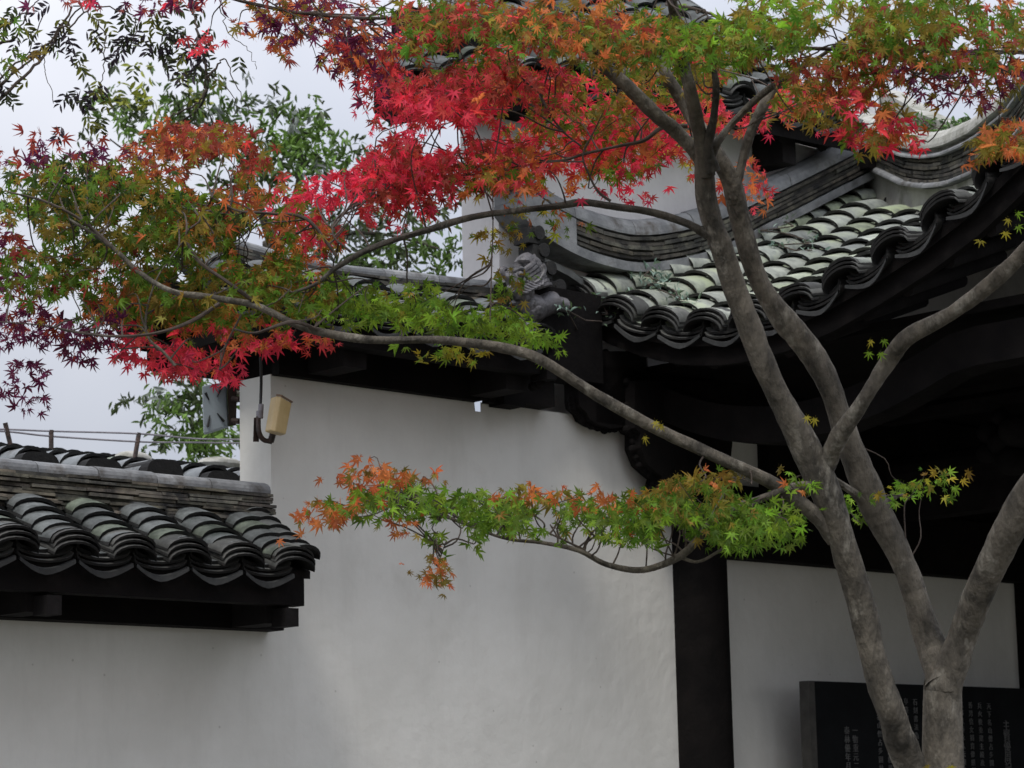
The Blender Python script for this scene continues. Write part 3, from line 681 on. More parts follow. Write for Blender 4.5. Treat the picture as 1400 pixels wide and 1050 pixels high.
m = MB(); m.tube([Q0(356, 568, .06), Q0(357, 553, .06)], .011, 10); m.tube([Q0(355, 572, .062), Q0(355, 562, .062)], .014, 10, 0); m.build('gland', M['steel'], fl_, True)
m = MB(); m.tube(cr([Q0(356, 556, .06), Q0(357, 530, .06), Q0(357, 505, .10), Q0(356, 488, .15)], 5), .006, 8); m.build('cable', M['rubber'], fl_, True)

# ================================================================== GREY-BLUE PANEL behind the wall
pn = thing('antenna_panel', 'grey blue metal panel with four slots hanging beside the left end of the tall wall', 'panel', W(-1.5, -.35, 3.0))
def Q1(x, y, d=-.28): s_, z = onD(x, y, d); return W(s_, d, z)
m = MB(); c4_ = [Q1(276, 527), Q1(309, 522), Q1(312, 583), Q1(278, 594)]; bk = -NN*.02+U*.02
m.hexa([c4_[3]+bk, c4_[3], c4_[2], c4_[2]+bk, c4_[0]+bk, c4_[0], c4_[1], c4_[1]+bk]); o = m.build('plate', M['panel'], pn)
bv = o.modifiers.new('bevel', 'BEVEL'); bv.width = .006; bv.segments = 2
for (x0, y0, x1, y1) in ((281, 537, 286, 547), (303, 529, 297, 543), (284, 583, 287, 568), (306, 576, 297, 565)):
    m = MB(); m.tube([Q1(x0, y0, -.276), Q1(x1, y1, -.276)], [.006, .002], 8); m.build('slot', M['rubber'], pn)
m = MB(); m.hexa([Q1(313, 583, -.30), Q1(313, 583, -.26), Q1(323, 581, -.26), Q1(323, 581, -.30), Q1(310, 522, -.30), Q1(310, 522, -.26), Q1(324, 520, -.26), Q1(324, 520, -.30)]); m.build('housing', M['iron'], pn)
for y_ in (545, 575):
    m = MB(); m.tube([Q1(318, y_, -.25), Q1(328, y_+1, -.21)], .012, 8); m.build('bracket', M['iron'], pn)

# ================================================================== FAR ROOF behind the low wall
fb = thing('side_house', 'low house behind the left wall with big round tile ends along its roof', 'building', W(-3.5, -3, 0))
FD = -1.3
fe = [onD(x, y, FD) for x, y in ((0, 655), (327, 668))]
zf = (fe[0][1]+fe[1][1])/2
def far_surf(a, b): return W(a, FD-b*.92, zf+.0+.17*b)
p0 = onD(45, 640, FD)[0]; pc = (onD(292, 640, FD)[0]-onD(128, 640, FD)[0])/2
c0 = onD(292, 640, FD)[0]
cols = [c0-pc*k for k in range(-1, 12)]
mb, dr = tile_roof(far_surf, cols, lambda a: 1.1, pc, .14, pc*.30, .085, .014, 71, darkhue, stack=0, drips=False)
mb.build('tile_roof', [M['cap'], M['lip']], fb, True)
for i, a in enumerate(cols):
    m = MB(); A = far_surf(a, -.01); K = 12; V = []; t_ = random.Random(i).uniform(.85, 1.1)
    for off in (0, .25):
        for k in range(K+1):
            q = math.pi*k/K; V.append(A+U*(-math.cos(q)*abs(math.cos(q))**-.45*pc*.31 if abs(math.cos(q)) > .01 else 0)+ZZ*(math.sin(q)**.5*.125*t_-.02 if 0 < k < K else -.03)-NN*off*1.0+NN*.07)
    w = K+1; fs = [tuple(range(w)), tuple(range(w, 2*w))[::-1]]+[(k, w+k, w+k+1, k+1) for k in range(K)]
    m.quad(V, fs, 0, (.5, .5, .52)); m.build('end_tile', M['lip'], fb, False)
m = MB(); m.box(fe[0][0]-3, fe[1][0]+1.2, FD-.9, FD-.12, 0, zf-.06); m.build('wall', M['plaster_old'], fb)
m = MB(); zr = onD(200, 632, FD-1.0)[1]
capband(m, [W(a, FD-1.0, zr-.06) for a in np.linspace(fe[0][0]-3, fe[1][0]+1.2, 30)], NN, .06, .05, .3, 73, .02); m.build('ridge_cap', M['cap'], fb)
for (x, y, r_) in ((182, 624, .10), (302, 632, .13)):
    s_, z_ = onD(x, y, FD-.5); m = MB(); m.ball(W(s_, FD-.5, z_-.01), (r_, r_*.6, .035), 14, 8, axes=np.array([U, NN, ZZ])); o = m.build('ridge_stone', M['cap_pale'], fb, True)
# wire rail on the roof
wr = thing('wire_rail', 'thin iron posts carrying two wires along the far left roof', 'wire fence', Q1(70, 612, -1.7))
for (x0, y0, x1, y1) in ((17, 606, 7, 578), (70, 614, 70, 588), (183, 620, 190, 592)):
    m = MB(); m.tube([Q1(x0, y0+14, -1.7), Q1(x1, y1, -1.7)], .011, 8); m.build('post', M['iron'], wr)
for ya, yb, yc in ((587, 590, 601), (590, 601, 606)):
    m = MB(); m.tube(cr([Q1(-60, ya-1, -1.7), Q1(8, ya, -1.7), Q1(70, (ya+yb)/2+1, -1.7), Q1(190, yb+3, -1.7), Q1(270, yc-1, -1.7), Q1(345, yc, -1.7)], 5), .0045, 6); m.build('wire', M['steel'], wr)

# ================================================================== FOLIAGE
def leaf_maple():
    tips = [(0, 1.0), (38, .93), (-38, .93), (78, .74), (-78, .74), (122, .42), (-122, .42)]
    order = sorted(tips, key=lambda t: t[0]); V = [(0, 0, 0)]; 
    for i, (ang, r) in enumerate(order):
        a = math.radians(ang); lo = math.radians(ang-17); hi = math.radians(ang+17)
        if i == 0: V.append((math.sin(lo)*.14, math.cos(lo)*.14, .0))
        V.append((math.sin(a-.17)*r*.52, math.cos(a-.17)*r*.52, .03)); V.append((math.sin(a)*r, math.cos(a)*r, -.14*r)); V.append((math.sin(a+.17)*r*.52, math.cos(a+.17)*r*.52, .03))
        if i < 6: b = math.radians((ang+order[i+1][0])/2); V.append((math.sin(b)*.25, math.cos(b)*.25, .02))
        else: V.append((math.sin(hi)*.14, math.cos(hi)*.14, .0))
    V.append((.01, -.45, -.02)); V.append((-.01, -.45, -.02))
    n = len(V)-2; F = [(0, i+1, i) for i in range(1, n-1)]+[(0, n, n+1)]
    return np.array(V), np.array(F)
def leaf_simple():
    V = [(0, 0, 0), (.16, .35, .03), (.15, .7, .0), (0, 1.05, -.12), (-.15, .7, .0), (-.16, .35, .03), (0, .5, -.03)]
    F = [(0, 1, 6), (1, 2, 6), (2, 3, 6), (3, 4, 6), (4, 5, 6), (5, 0, 6)]
    return np.array(V, float), np.array(F)
LM, LS = leaf_maple(), leaf_simple()
def leaves(name, tmpl, P, size, Ydir, Nrm, colors, parent, material):
    V, Fc = tmpl; n = len(P); nv = len(V)
    Y = Ydir/np.linalg.norm(Ydir, axis=1)[:, None]; Z = Nrm-Y*np.sum(Nrm*Y, 1)[:, None]; Z /= np.linalg.norm(Z, axis=1)[:, None]; X = np.cross(Y, Z)
    curl = RNG.uniform(.2, 2.6, n)
    loc = V[None]*size[:, None, None]
    fold = RNG.normal(.25, .35, n); loc[:, :, 2] += fold[:, None]*np.abs(loc[:, :, 0]); bend = RNG.normal(0, .3, n); loc[:, :, 0] += bend[:, None]*loc[:, :, 1]**2/np.maximum(size, 1e-4)[:, None]*.5
    pts = P[:, None]+X[:, None]*loc[:, :, :1]*RNG.uniform(.68, 1.08, n)[:, None, None]+Y[:, None]*loc[:, :, 1:2]+Z[:, None]*loc[:, :, 2:3]*curl[:, None, None]
    faces = (Fc[None]+(np.arange(n)*nv)[:, None, None]).reshape(-1, 3)
    me = bpy.data.meshes.new(name); me.vertices.add(n*nv); me.vertices.foreach_set('co', pts.reshape(-1))
    nf = len(faces); me.loops.add(nf*3); me.loops.foreach_set('vertex_index', faces.ravel().astype(np.int32))
    me.polygons.add(nf); me.polygons.foreach_set('loop_start', np.arange(nf)*3); me.polygons.foreach_set('loop_total', np.full(nf, 3))
    me.materials.append(material); ca = me.color_attributes.new('tint', 'FLOAT_COLOR', 'CORNER')
    c = np.ones((n, 4)); c[:, :3] = colors; ca.data.foreach_set('color', np.repeat(c, len(Fc)*3, axis=0).ravel())
    me.update(); me.validate(); o = bpy.data.objects.new(name, me); COL.objects.link(o); o.parent = parent; o.matrix_parent_inverse = matinv(parent)
    return o
PAL = dict(R=(.88, .065, .115), r=(.68, .075, .075), D=(.38, .07, .045), P=(.16, .025, .075), O=(.66, .20, .06), T=(.28, .21, .035), G=(.13, .23, .025), g=(.23, .38, .035), Y=(.42, .36, .04), K=(.05, .085, .02))  # P: dark purple of leaves silhouetted against the sky, put into their colour
def vn(p, sc, seed):
    """cheap smooth value noise in the picture-sized plane of a branch layer"""
    r = np.random.default_rng(seed); k = r.uniform(-1, 1, (6, 3)); ph = r.uniform(0, 6.28, 6)
    return sum(np.sin((p@k[i])*sc+ph[i]) for i in range(6))/6
# cx, cy, rx, ry, rot, density, palette, depth, size
BL = [
 ('left', 75, 215, 110, 28, 5, .8, 'PDPD', 7.3, 1), ('left', 110, 262, 150, 48, 4, 1.5, 'TGKTGD', 7.2, 1), ('left', 245, 205, 85, 38, -8, 1.4, 'DODTr', 7.4, 1),
 ('left', 320, 205, 70, 34, 20, 1.1, 'DrDT', 7.5, 1), ('left', 175, 300, 180, 52, 6, 1.6, 'GTGKTG', 7.2, 1), ('left', 85, 372, 110, 46, 0, 1.5, 'TGGTD', 7.2, 1),
 ('left', 290, 325, 130, 55, 10, 1.5, 'GTOGTg', 7.3, 1), ('left', 45, 425, 115, 50, 10, .75, 'PPDP', 7.3, 1), ('left', 110, 460, 60, 34, 0, .8, 'PPD', 7.3, 1), ('left', 35, 530, 45, 36, 0, .6, 'P', 7.3, 1),
 ('left', 10, 340, 40, 60, 0, .7, 'PD', 7.3, 1), ('left', 400, 300, 62, 45, 30, 1.1, 'OTRG', 7.4, 1), ('left', 380, 370, 85, 42, 20, 1.4, 'GgTO', 7.3, 1), ('left', 240, 430, 85, 32, 8, 1.4, 'OTGT', 7.3, 1),
 ('left', 215, 488, 68, 30, 10, 1.6, 'RRrR', 7.3, 1), ('left', 285, 500, 52, 22, 10, 1.2, 'RRO', 7.3, 1), ('left', 395, 465, 68, 14, 6, 1.2, 'RROr', 7.3, 1), ('left', 310, 405, 150, 40, 8, 1.5, 'TGGTG', 7.2, 1), ('left', 430, 330, 40, 30, 0, .9, 'OrT', 7.4, 1),
 ('left', 320, 455, 90, 25, 5, 1.3, 'TORO', 7.3, 1), ('left', 270, 262, 100, 40, 0, 1.2, 'TDOG', 7.4, 1), ('left', 165, 405, 90, 40, 0, 1.4, 'TGOG', 7.3, 1),
 ('centre', 485, 412, 55, 30, 12, 1.5, 'gGg', 7.3, 1), ('centre', 610, 432, 120, 24, 4, 1.6, 'gGggY', 7.35, 1), ('centre', 705, 455, 52, 18, 12, 1.3, 'gg', 7.4, 1), ('centre', 650, 487, 80, 10, 4, .8, 'gY', 7.4, 1), ('centre', 560, 405, 60, 18, 0, .9, 'gGT', 7.4, 1),
 ('centre', 672, 330, 30, 90, 0, .40, 'TYGT', 7.4, .85), ('centre', 690, 400, 45, 30, 0, .6, 'gTG', 7.4, .9), ('centre', 655, 240, 35, 30, 0, .7, 'TGY', 7.4, .9), ('centre', 740, 300, 60, 22, 0, .35, 'YGO', 7.4, .9),
 ('red', 520, 245, 115, 28, -10, 1.9, 'RRRr', 7.8, 1), ('red', 560, 285, 70, 26, -10, .9, 'RDr', 7.8, 1), ('red', 600, 205, 95, 38, -8, 1.6, 'RrRD', 7.8, 1), ('red', 615, 150, 90, 26, 10, 1.7, 'RRr', 7.6, 1), ('red', 570, 250, 80, 40, 0, 1.1, 'RDr', 7.8, 1),
 ('top', 440, 45, 125, 48, 10, 1.35, 'DTOPD', 7.7, 1), ('top', 520, 85, 60, 40, 10, 1.1, 'DPrT', 7.7, 1), ('top', 535, 135, 48, 45, 0, .75, 'PDR', 7.7, 1), ('top', 350, 12, 60, 16, 0, 1.0, 'DTP', 7.7, 1), ('top', 272, 45, 20, 26, 0, 1.2, 'RRr', 7.7, 1), ('top', 245, 5, 30, 10, 0, .9, 'RD', 7.7, 1), ('top', 130, 5, 18, 8, 0, 1, 'RD', 7.7, 1), ('top', 10, 60, 22, 40, 0, .6, 'GT', 7.7, 1), ('top', 200, 5, 200, 10, 0, .5, 'PD', 7.7, 1),
 ('top', 650, 55, 115, 55, 0, 1.6, 'TDGTGD', 7.3, 1), ('top', 700, 112, 90, 44, 5, 1.6, 'RDrO', 7.3, 1.05), ('top', 760, 150, 118, 52, 8, 1.7, 'TGTRTO', 7.2, 1), ('top', 690, 235, 70, 36, -12, 1.3, 'TOrG', 7.3, 1), ('top', 745, 205, 108, 32, 0, 1.6, 'RORr', 7.4, 1),
 ('top', 850, 205, 88, 34, 0, 1.7, 'ROrR', 7.4, 1), ('top', 890, 165, 80, 46, 0, 1.4, 'OTRr', 7.5, 1), ('top', 870, 250, 60, 28, 0, .9, 'RRr', 7.5, .9), ('top', 790, 240, 65, 20, -10, 1.0, 'GOgT', 7.3, 1), ('top', 850, 228, 40, 12, 0, 1.2, 'gG', 7.3, 1), ('top', 740, 258, 70, 16, 0, .5, 'OrR', 7.3, .95),
 ('top', 800, 40, 120, 48, 0, 1.35, 'TGOTD', 7.1, 1), ('top', 900, 92, 90, 50, 0, 1.4, 'TOGT', 7.2, 1), ('top', 1000, 145, 85, 42, 0, 1.3, 'ORrT', 7.8, 1), ('top', 985, 50, 95, 44, 0, 1.4, 'GTgG', 7.1, 1), ('top', 1020, 250, 34, 36, 0, 1.1, 'ROr', 7.8, 1), ('top', 930, 215, 40, 30, 0, .8, 'RrY', 7.8, 1),
 ('top', 1110, 35, 200, 42, 0, 1.6, 'GTgTG', 7.0, 1), ('top', 1150, 92, 130, 38, 0, 1.35, 'TODTG', 7.2, 1), ('top', 1095, 135, 75, 26, 10, 1.2, 'OYRT', 7.4, 1), ('top', 1190, 165, 58, 42, 20, 1.3, 'OTRrG', 7.2, 1.1), ('top', 1270, 45, 140, 55, 0, 1.5, 'GTGTDT', 7.0, 1),
 ('top', 1320, 110, 100, 45, 0, .8, 'DPTD', 7.2, .9), ('top', 1375, 190, 48, 26, 0, 1.6, 'TOTD', 6.8, 1.2), ('top', 1230, 190, 30, 20, 0, 1.0, 'ORT', 7.2, 1), ('top', 1360, 50, 60, 55, 0, 1.0, 'TGDO', 7.0, 1),
 ('top', 620, 20, 90, 30, 0, 1.4, 'DrTG', 7.3, 1), ('top', 575, 95, 45, 40, 0, 1.1, 'rDR', 7.6, 1), ('top', 870, 60, 80, 40, 0, 1.2, 'TGO', 7.3, 1), ('top', 1000, 100, 90, 36, 0, 1.3, 'OTGr', 7.4, 1), ('top', 1130, 150, 50, 26, 0, 1.2, 'OTG', 7.3, 1),
 ('low', 455, 700, 52, 15, -22, 1.5, 'OOT', 7.3, 1), ('low', 490, 655, 38, 20, -10, .9, 'OOT', 7.3, 1), ('low', 550, 648, 34, 10, 0, 1.3, 'OT', 7.3, 1), ('low', 530, 688, 75, 24, 0, 1.9, 'gGgT', 7.3, .95), ('low', 660, 700, 82, 22, 6, 1.9, 'gGg', 7.3, .95), ('low', 630, 735, 42, 16, -10, 1.5, 'gGG', 7.3, .95),
 ('low', 597, 772, 13, 34, 8, 1.5, 'OT', 7.3, .8), ('low', 555, 720, 22, 14, 0, .7, 'OT', 7.3, .85), ('low', 725, 680, 55, 9, 0, 1.4, 'OT', 7.3, 1), ('low', 745, 708, 75, 24, 0, 1.8, 'gGgT', 7.3, .95), ('low', 815, 690, 45, 20, 0, 1.0, 'gOG', 7.3, .95), ('low', 855, 715, 40, 34, 0, 1.3, 'gGO', 7.3, .95),
 ('low', 950, 667, 85, 18, -12, 1.8, 'OTTG', 7.3, .9), ('low', 930, 705, 105, 36, -5, 2.0, 'gGGTg', 7.3, .95), ('low', 1035, 720, 72, 36, 0, 1.9, 'gGGg', 7.3, .95), ('low', 1245, 668, 52, 12, -12, 1.5, 'GgYT', 7.8, .85), ('low', 1170, 690, 28, 22, 0, 1.2, 'gG', 7.8, .85), ('low', 1040, 660, 70, 12, 0, 1.2, 'GgO', 7.3, .9), ('low', 1290, 650, 20, 8, 0, .7, 'TY', 7.8, .85),
]
singles = [(1188, 482, 'g'), (1204, 483, 'g'), (1190, 466, 'Y'), (1208, 466, 'g'), (1103, 570, 'Y'), (1114, 573, 'Y'), (882, 598, 'Y'), (896, 577, 'Y'), (904, 580, 'Y'), (1340, 330, 'Y'), (1378, 300, 'Y'), (1390, 292, 'g'), (1375, 318, 'Y'), (1392, 310, 'g'), (1300, 1048, 'Y'), (1268, 1047, 'T')]

maple = thing('maple_tree', 'slender multi-stemmed maple with red, orange and green star leaves', 'tree', at(1290, 1050, 7.5)*np.array([1, 1, 0]))
BR = []
def limb(name, pts, seg=14, mt='bark', parent=None, tone=1., nz=.05, step=7):
    """pts rows: px, py, depth, diameter in px"""
    c = cr(pts, step); P = [at(x, y, z) for x, y, z, w in c]; r_ = [max(w, .8)*(.74 if w > 14 else .74)/2*z/F for x, y, z, w in c]
    rr = [r*(1+.025*math.sin(i*.61+pts[0][0])+.03*math.sin(i*.23+2)) for i, r in enumerate(r_)]
    rnd = random.Random(int(pts[0][0]*7+pts[1][1]))
    for _ in range(max(0, len(rr)//16)):       # knots
        k = rnd.randrange(2, len(rr)-2) if len(rr) > 5 else 1; rr[k] *= 1.07; rr[k-1] *= 1.035; rr[k+1] *= 1.035
    P = [p+np.array([rnd.gauss(0, 1), rnd.gauss(0, 1), rnd.gauss(0, 1)])*r*.02 for p, r in zip(P, rr)]
    m = MB(); m.tube(P, rr, seg, 0, noise=nz, cols=[(tone*rnd.uniform(.85, 1.12),)*3 for _ in P])
    BR.extend(P); return m.build(name, M[mt], parent or maple, True)
base = at(1285, 1050, 7.5)
def gz(x, depth):      # pixel row where depth reaches the ground
    return (CAM[2]+0-0)
# lower stem down to the ground
sd0 = at(1288, 985, 7.5); gp = np.array([sd0[0]-.06, sd0[1]+.05, -.05])
m = MB(); st_ = cr([list(at(1290, 915, 7.5))+[.03], list(at(1289, 940, 7.5))+[.052], list(sd0)+[.062], list((sd0*.55+gp*.45))+[.08], list((sd0*.12+gp*.88))+[.12], list(gp)+[.19]], 6)
m.tube([p[:3] for p in st_], [p[3] for p in st_], 18, noise=.06); trunk = m.build('trunk', M['bark'], maple, True)
limb('stem', [(1300, 1150, 7.5, 50), (1272, 1090, 7.47, 58), (1240, 1035, 7.45, 56), (1213, 960, 7.4, 54), (1192, 890, 7.4, 47), (1170, 800, 7.4, 50), (1145, 720, 7.4, 54), (1122, 655, 7.4, 56), (1090, 590, 7.4, 50), (1050, 510, 7.4, 46), (1018, 430, 7.4, 44), (990, 350, 7.4, 40), (970, 290, 7.4, 40), (962, 230, 7.4, 36), (966, 190, 7.4, 30)], 20)
limb('stem', [(1294, 1010, 7.5, 50), (1287, 930, 7.52, 58), (1265, 858, 7.58, 52), (1235, 770, 7.6, 46), (1195, 690, 7.6, 52), (1162, 610, 7.6, 48), (1135, 530, 7.6, 45), (1104, 475, 7.6, 46), (1062, 425, 7.6, 42), (1032, 370, 7.6, 38), (1012, 300, 7.6, 38), (1000, 250, 7.6, 36), (975, 205, 7.6, 32), (940, 150, 7.7, 26), (905, 90, 7.7, 20), (880, 20, 7.8, 14)], 20)
limb('stem', [(1286, 1010, 7.5, 50), (1294, 935, 7.5, 60), (1318, 865, 7.5, 58), (1352, 780, 7.4, 56), (1400, 685, 7.3, 54), (1470, 570, 7.2, 48), (1540, 400, 7.1, 40), (1560, 200, 7.0, 30), (1540, 20, 6.9, 20)], 18)
limb('limb', [(1122, 668, 7.4, 30), (1130, 635, 7.4, 36), (1148, 596, 7.35, 34), (1182, 545, 7.3, 28), (1214, 495, 7.3, 30), (1240, 462, 7.25, 32), (1300, 428, 7.2, 29), (1350, 392, 7.15, 29), (1402, 342, 7.1, 27), (1480, 250, 7.0, 22), (1500, 120, 6.9, 16), (1450, 30, 6.8, 10)], 14)
limb('limb', [(1140, 740, 7.4, 24), (1116, 706, 7.38, 30), (1085, 680, 7.35, 26), (1040, 652, 7.3, 24), (965, 618, 7.3, 23), (890, 582, 7.3, 22), (815, 540, 7.3, 22), (745, 495, 7.3, 20), (690, 476, 7.3, 18), (600, 465, 7.3, 16), (520, 465, 7.25, 15), (470, 460, 7.25, 15), (410, 446, 7.25, 14), (350, 418, 7.25, 13), (290, 407, 7.25, 12), (235, 398, 7.2, 10), (190, 372, 7.2, 9), (150, 335, 7.2, 8), (95, 300, 7.2, 5)], 12)
limb('limb', [(1112, 665, 7.38, 16), (1085, 665, 7.32, 15), (1035, 684, 7.3, 15), (985, 702, 7.3, 17), (962, 728, 7.3, 16), (930, 760, 7.3, 15), (880, 779, 7.3, 12), (830, 772, 7.3, 11), (790, 752, 7.3, 9), (740, 742, 7.3, 7), (690, 736, 7.3, 6), (640, 718, 7.3, 5), (585, 698, 7.3, 5), (535, 685, 7.3, 3)], 10)
limb('limb', [(1140, 655, 7.5, 12), (1165, 672, 7.55, 16), (1190, 690, 7.6, 14), (1235, 676, 7.7, 4)], 8)
limb('limb', [(968, 322, 7.4, 18), (940, 306, 7.4, 15), (895, 291, 7.4, 14), (850, 284, 7.4, 14), (800, 277, 7.4, 13), (760, 282, 7.4, 12), (690, 290, 7.4, 12), (640, 298, 7.4, 12), (590, 313, 7.4, 12), (545, 326, 7.4, 12), (500, 343, 7.4, 11), (460, 366, 7.4, 9), (432, 388, 7.4, 7), (400, 400, 7.4, 4)], 10, tone=.5)
limb('limb', [(966, 250, 7.42, 20), (955, 215, 7.42, 26), (925, 180, 7.42, 26), (900, 160, 7.4, 27), (865, 125, 7.4, 25), (825, 88, 7.4, 24), (800, 55, 7.3, 20), (760, 20, 7.2, 16), (730, -20, 7.1, 12)], 14)
limb('limb', [(968, 240, 7.38, 30), (958, 190, 7.35, 27), (945, 130, 7.3, 25), (932, 75, 7.3, 22), (925, 30, 7.2, 20), (910, -30, 7.1, 16)], 14, tone=.85)
limb('limb', [(975, 235, 7.36, 28), (968, 200, 7.34, 18), (976, 160, 7.32, 15), (979, 120, 7.3, 14), (975, 85, 7.3, 9), (972, 40, 7.3, 6)], 10, tone=.55)
limb('limb', [(966, 240, 7.38, 16), (978, 200, 7.36, 16), (1000, 170, 7.4, 14), (1035, 135, 7.4, 13), (1070, 108, 7.4, 12), (1110, 85, 7.4, 8), (1160, 50, 7.3, 6), (1210, 20, 7.3, 4)], 10, tone=.8)
limb('limb', [(1008, 300, 7.6, 18), (1005, 262, 7.58, 20), (1014, 225, 7.6, 18), (1025, 185, 7.6, 18), (1042, 148, 7.6, 18), (1062, 118, 7.6, 14), (1100, 90, 7.6, 6)], 12, tone=.85)
limb('limb', [(940, 172, 7.5, 10), (905, 175, 7.5, 8), (880, 192, 7.5, 8), (845, 200, 7.5, 6), (800, 210, 7.5, 5), (775, 218, 7.5, 5), (740, 222, 7.5, 3)], 8, 'twig')
limb('twig', [(835, 275, 7.42, 6), (818, 262, 7.42, 5), (806, 240, 7.42, 4), (797, 212, 7.42, 4), (812, 180, 7.42, 3), (824, 155, 7.4, 2)], 7, 'twig')
limb('twig', [(795, 200, 7.42, 4), (770, 180, 7.42, 4), (748, 150, 7.4, 3), (738, 125, 7.4, 2)], 7, 'twig')
limb('limb', [(350, 414, 7.25, 9), (310, 385, 7.2, 7), (270, 355, 7.2, 7), (255, 320, 7.2, 5), (275, 300, 7.2, 3), (285, 270, 7.2, 2)], 8, 'twig')
limb('limb', [(300, 415, 7.22, 8), (260, 440, 7.2, 7), (215, 455, 7.2, 6), (160, 460, 7.2, 5), (110, 455, 7.2, 4), (60, 445, 7.2, 3), (0, 440, 7.2, 2)], 8, 'twig')
limb('limb', [(440, 453, 7.25, 7), (400, 440, 7.2, 7), (350, 455, 7.2, 5), (320, 450, 7.2, 4)], 8, 'twig')
limb('limb', [(240, 500, 7.25, 5), (222, 480, 7.25, 6), (203, 462, 7.25, 5), (200, 430, 7.25, 4), (215, 380, 7.25, 3), (250, 330, 7.25, 3)], 8, 'bark')
limb('limb', [(300, 505, 7.25, 3), (310, 470, 7.25, 4), (330, 430, 7.25, 4)], 7, 'twig')
limb('limb', [(460, 350, 7.4, 6), (420, 300, 7.4, 6), (370, 292, 7.4, 6), (325, 288, 7.4, 4), (290, 270, 7.4, 2)], 8, 'twig')
limb('limb', [(480, 345, 7.4, 5), (455, 320, 7.4, 4), (470, 290, 7.5, 4), (540, 262, 7.7, 4), (640, 240, 7.8, 3), (740, 222, 7.6, 3)], 8, 'twig')
limb('limb', [(150, 335, 7.2, 8), (110, 300, 7.2, 6), (60, 275, 7.2, 5), (10, 262, 7.2, 3)], 8, 'twig')
limb('twig', [(673, 210, 7.4, 2), (674, 300, 7.4, 2.4), (672, 370, 7.4, 2.8), (670, 440, 7.3, 3)], 6, 'twig')
limb('limb', [(1560, 80, 7.0, 14), (1400, 71, 7.0, 8), (1250, 70, 7.1, 7), (1100, 66, 7.2, 7), (960, 63, 7.3, 6), (860, 60, 7.5, 5), (760, 62, 7.6, 4)], 8, 'twig')
limb('limb', [(800, 62, 7.5, 5), (660, 35, 7.6, 6), (560, 26, 7.7, 7), (480, 24, 7.7, 7), (400, 16, 7.7, 6), (330, 2, 7.7, 5), (260, -20, 7.7, 4)], 8, 'twig')
limb('limb', [(1520, 160, 7.0, 12), (1420, 110, 7.0, 8), (1300, 92, 7.1, 5), (1200, 100, 7.2, 5), (1110, 108, 7.3, 3)], 8, 'twig')
limb('limb', [(910, 5, 7.2, 8), (960, 15, 7.2, 6), (1030, 42, 7.2, 4), (1090, 60, 7.2, 2)], 8, 'twig')
limb('limb', [(950, 305, 7.6, 3), (905, 780, 7.3, 1)], 4, 'twig') if False else None
limb('twig', [(800, 752, 7.3, 5), (770, 738, 7.3, 4), (740, 722, 7.3, 3), (728, 700, 7.3, 2)], 7, 'twig')
limb('twig', [(800, 752, 7.3, 3), (803, 742, 7.3, 3), (815, 732, 7.3, 2)], 6, 'twig')
limb('twig', [(930, 762, 7.3, 8), (955, 768, 7.3, 6), (985, 752, 7.3, 5), (1010, 735, 7.3, 3)], 7)
limb('twig', [(1216, 492, 7.3, 2), (1203, 480, 7.3, 1.5)], 5, 'twig')
limb('twig', [(700, 738, 7.3, 4), (650, 722, 7.3, 3.5), (600, 690, 7.3, 3), (560, 680, 7.3, 2)], 7, 'twig')
limb('twig', [(610, 740, 7.3, 2), (600, 770, 7.3, 1.5), (594, 800, 7.3, 1.2)], 5, 'twig')
BRA = np.array(BR)

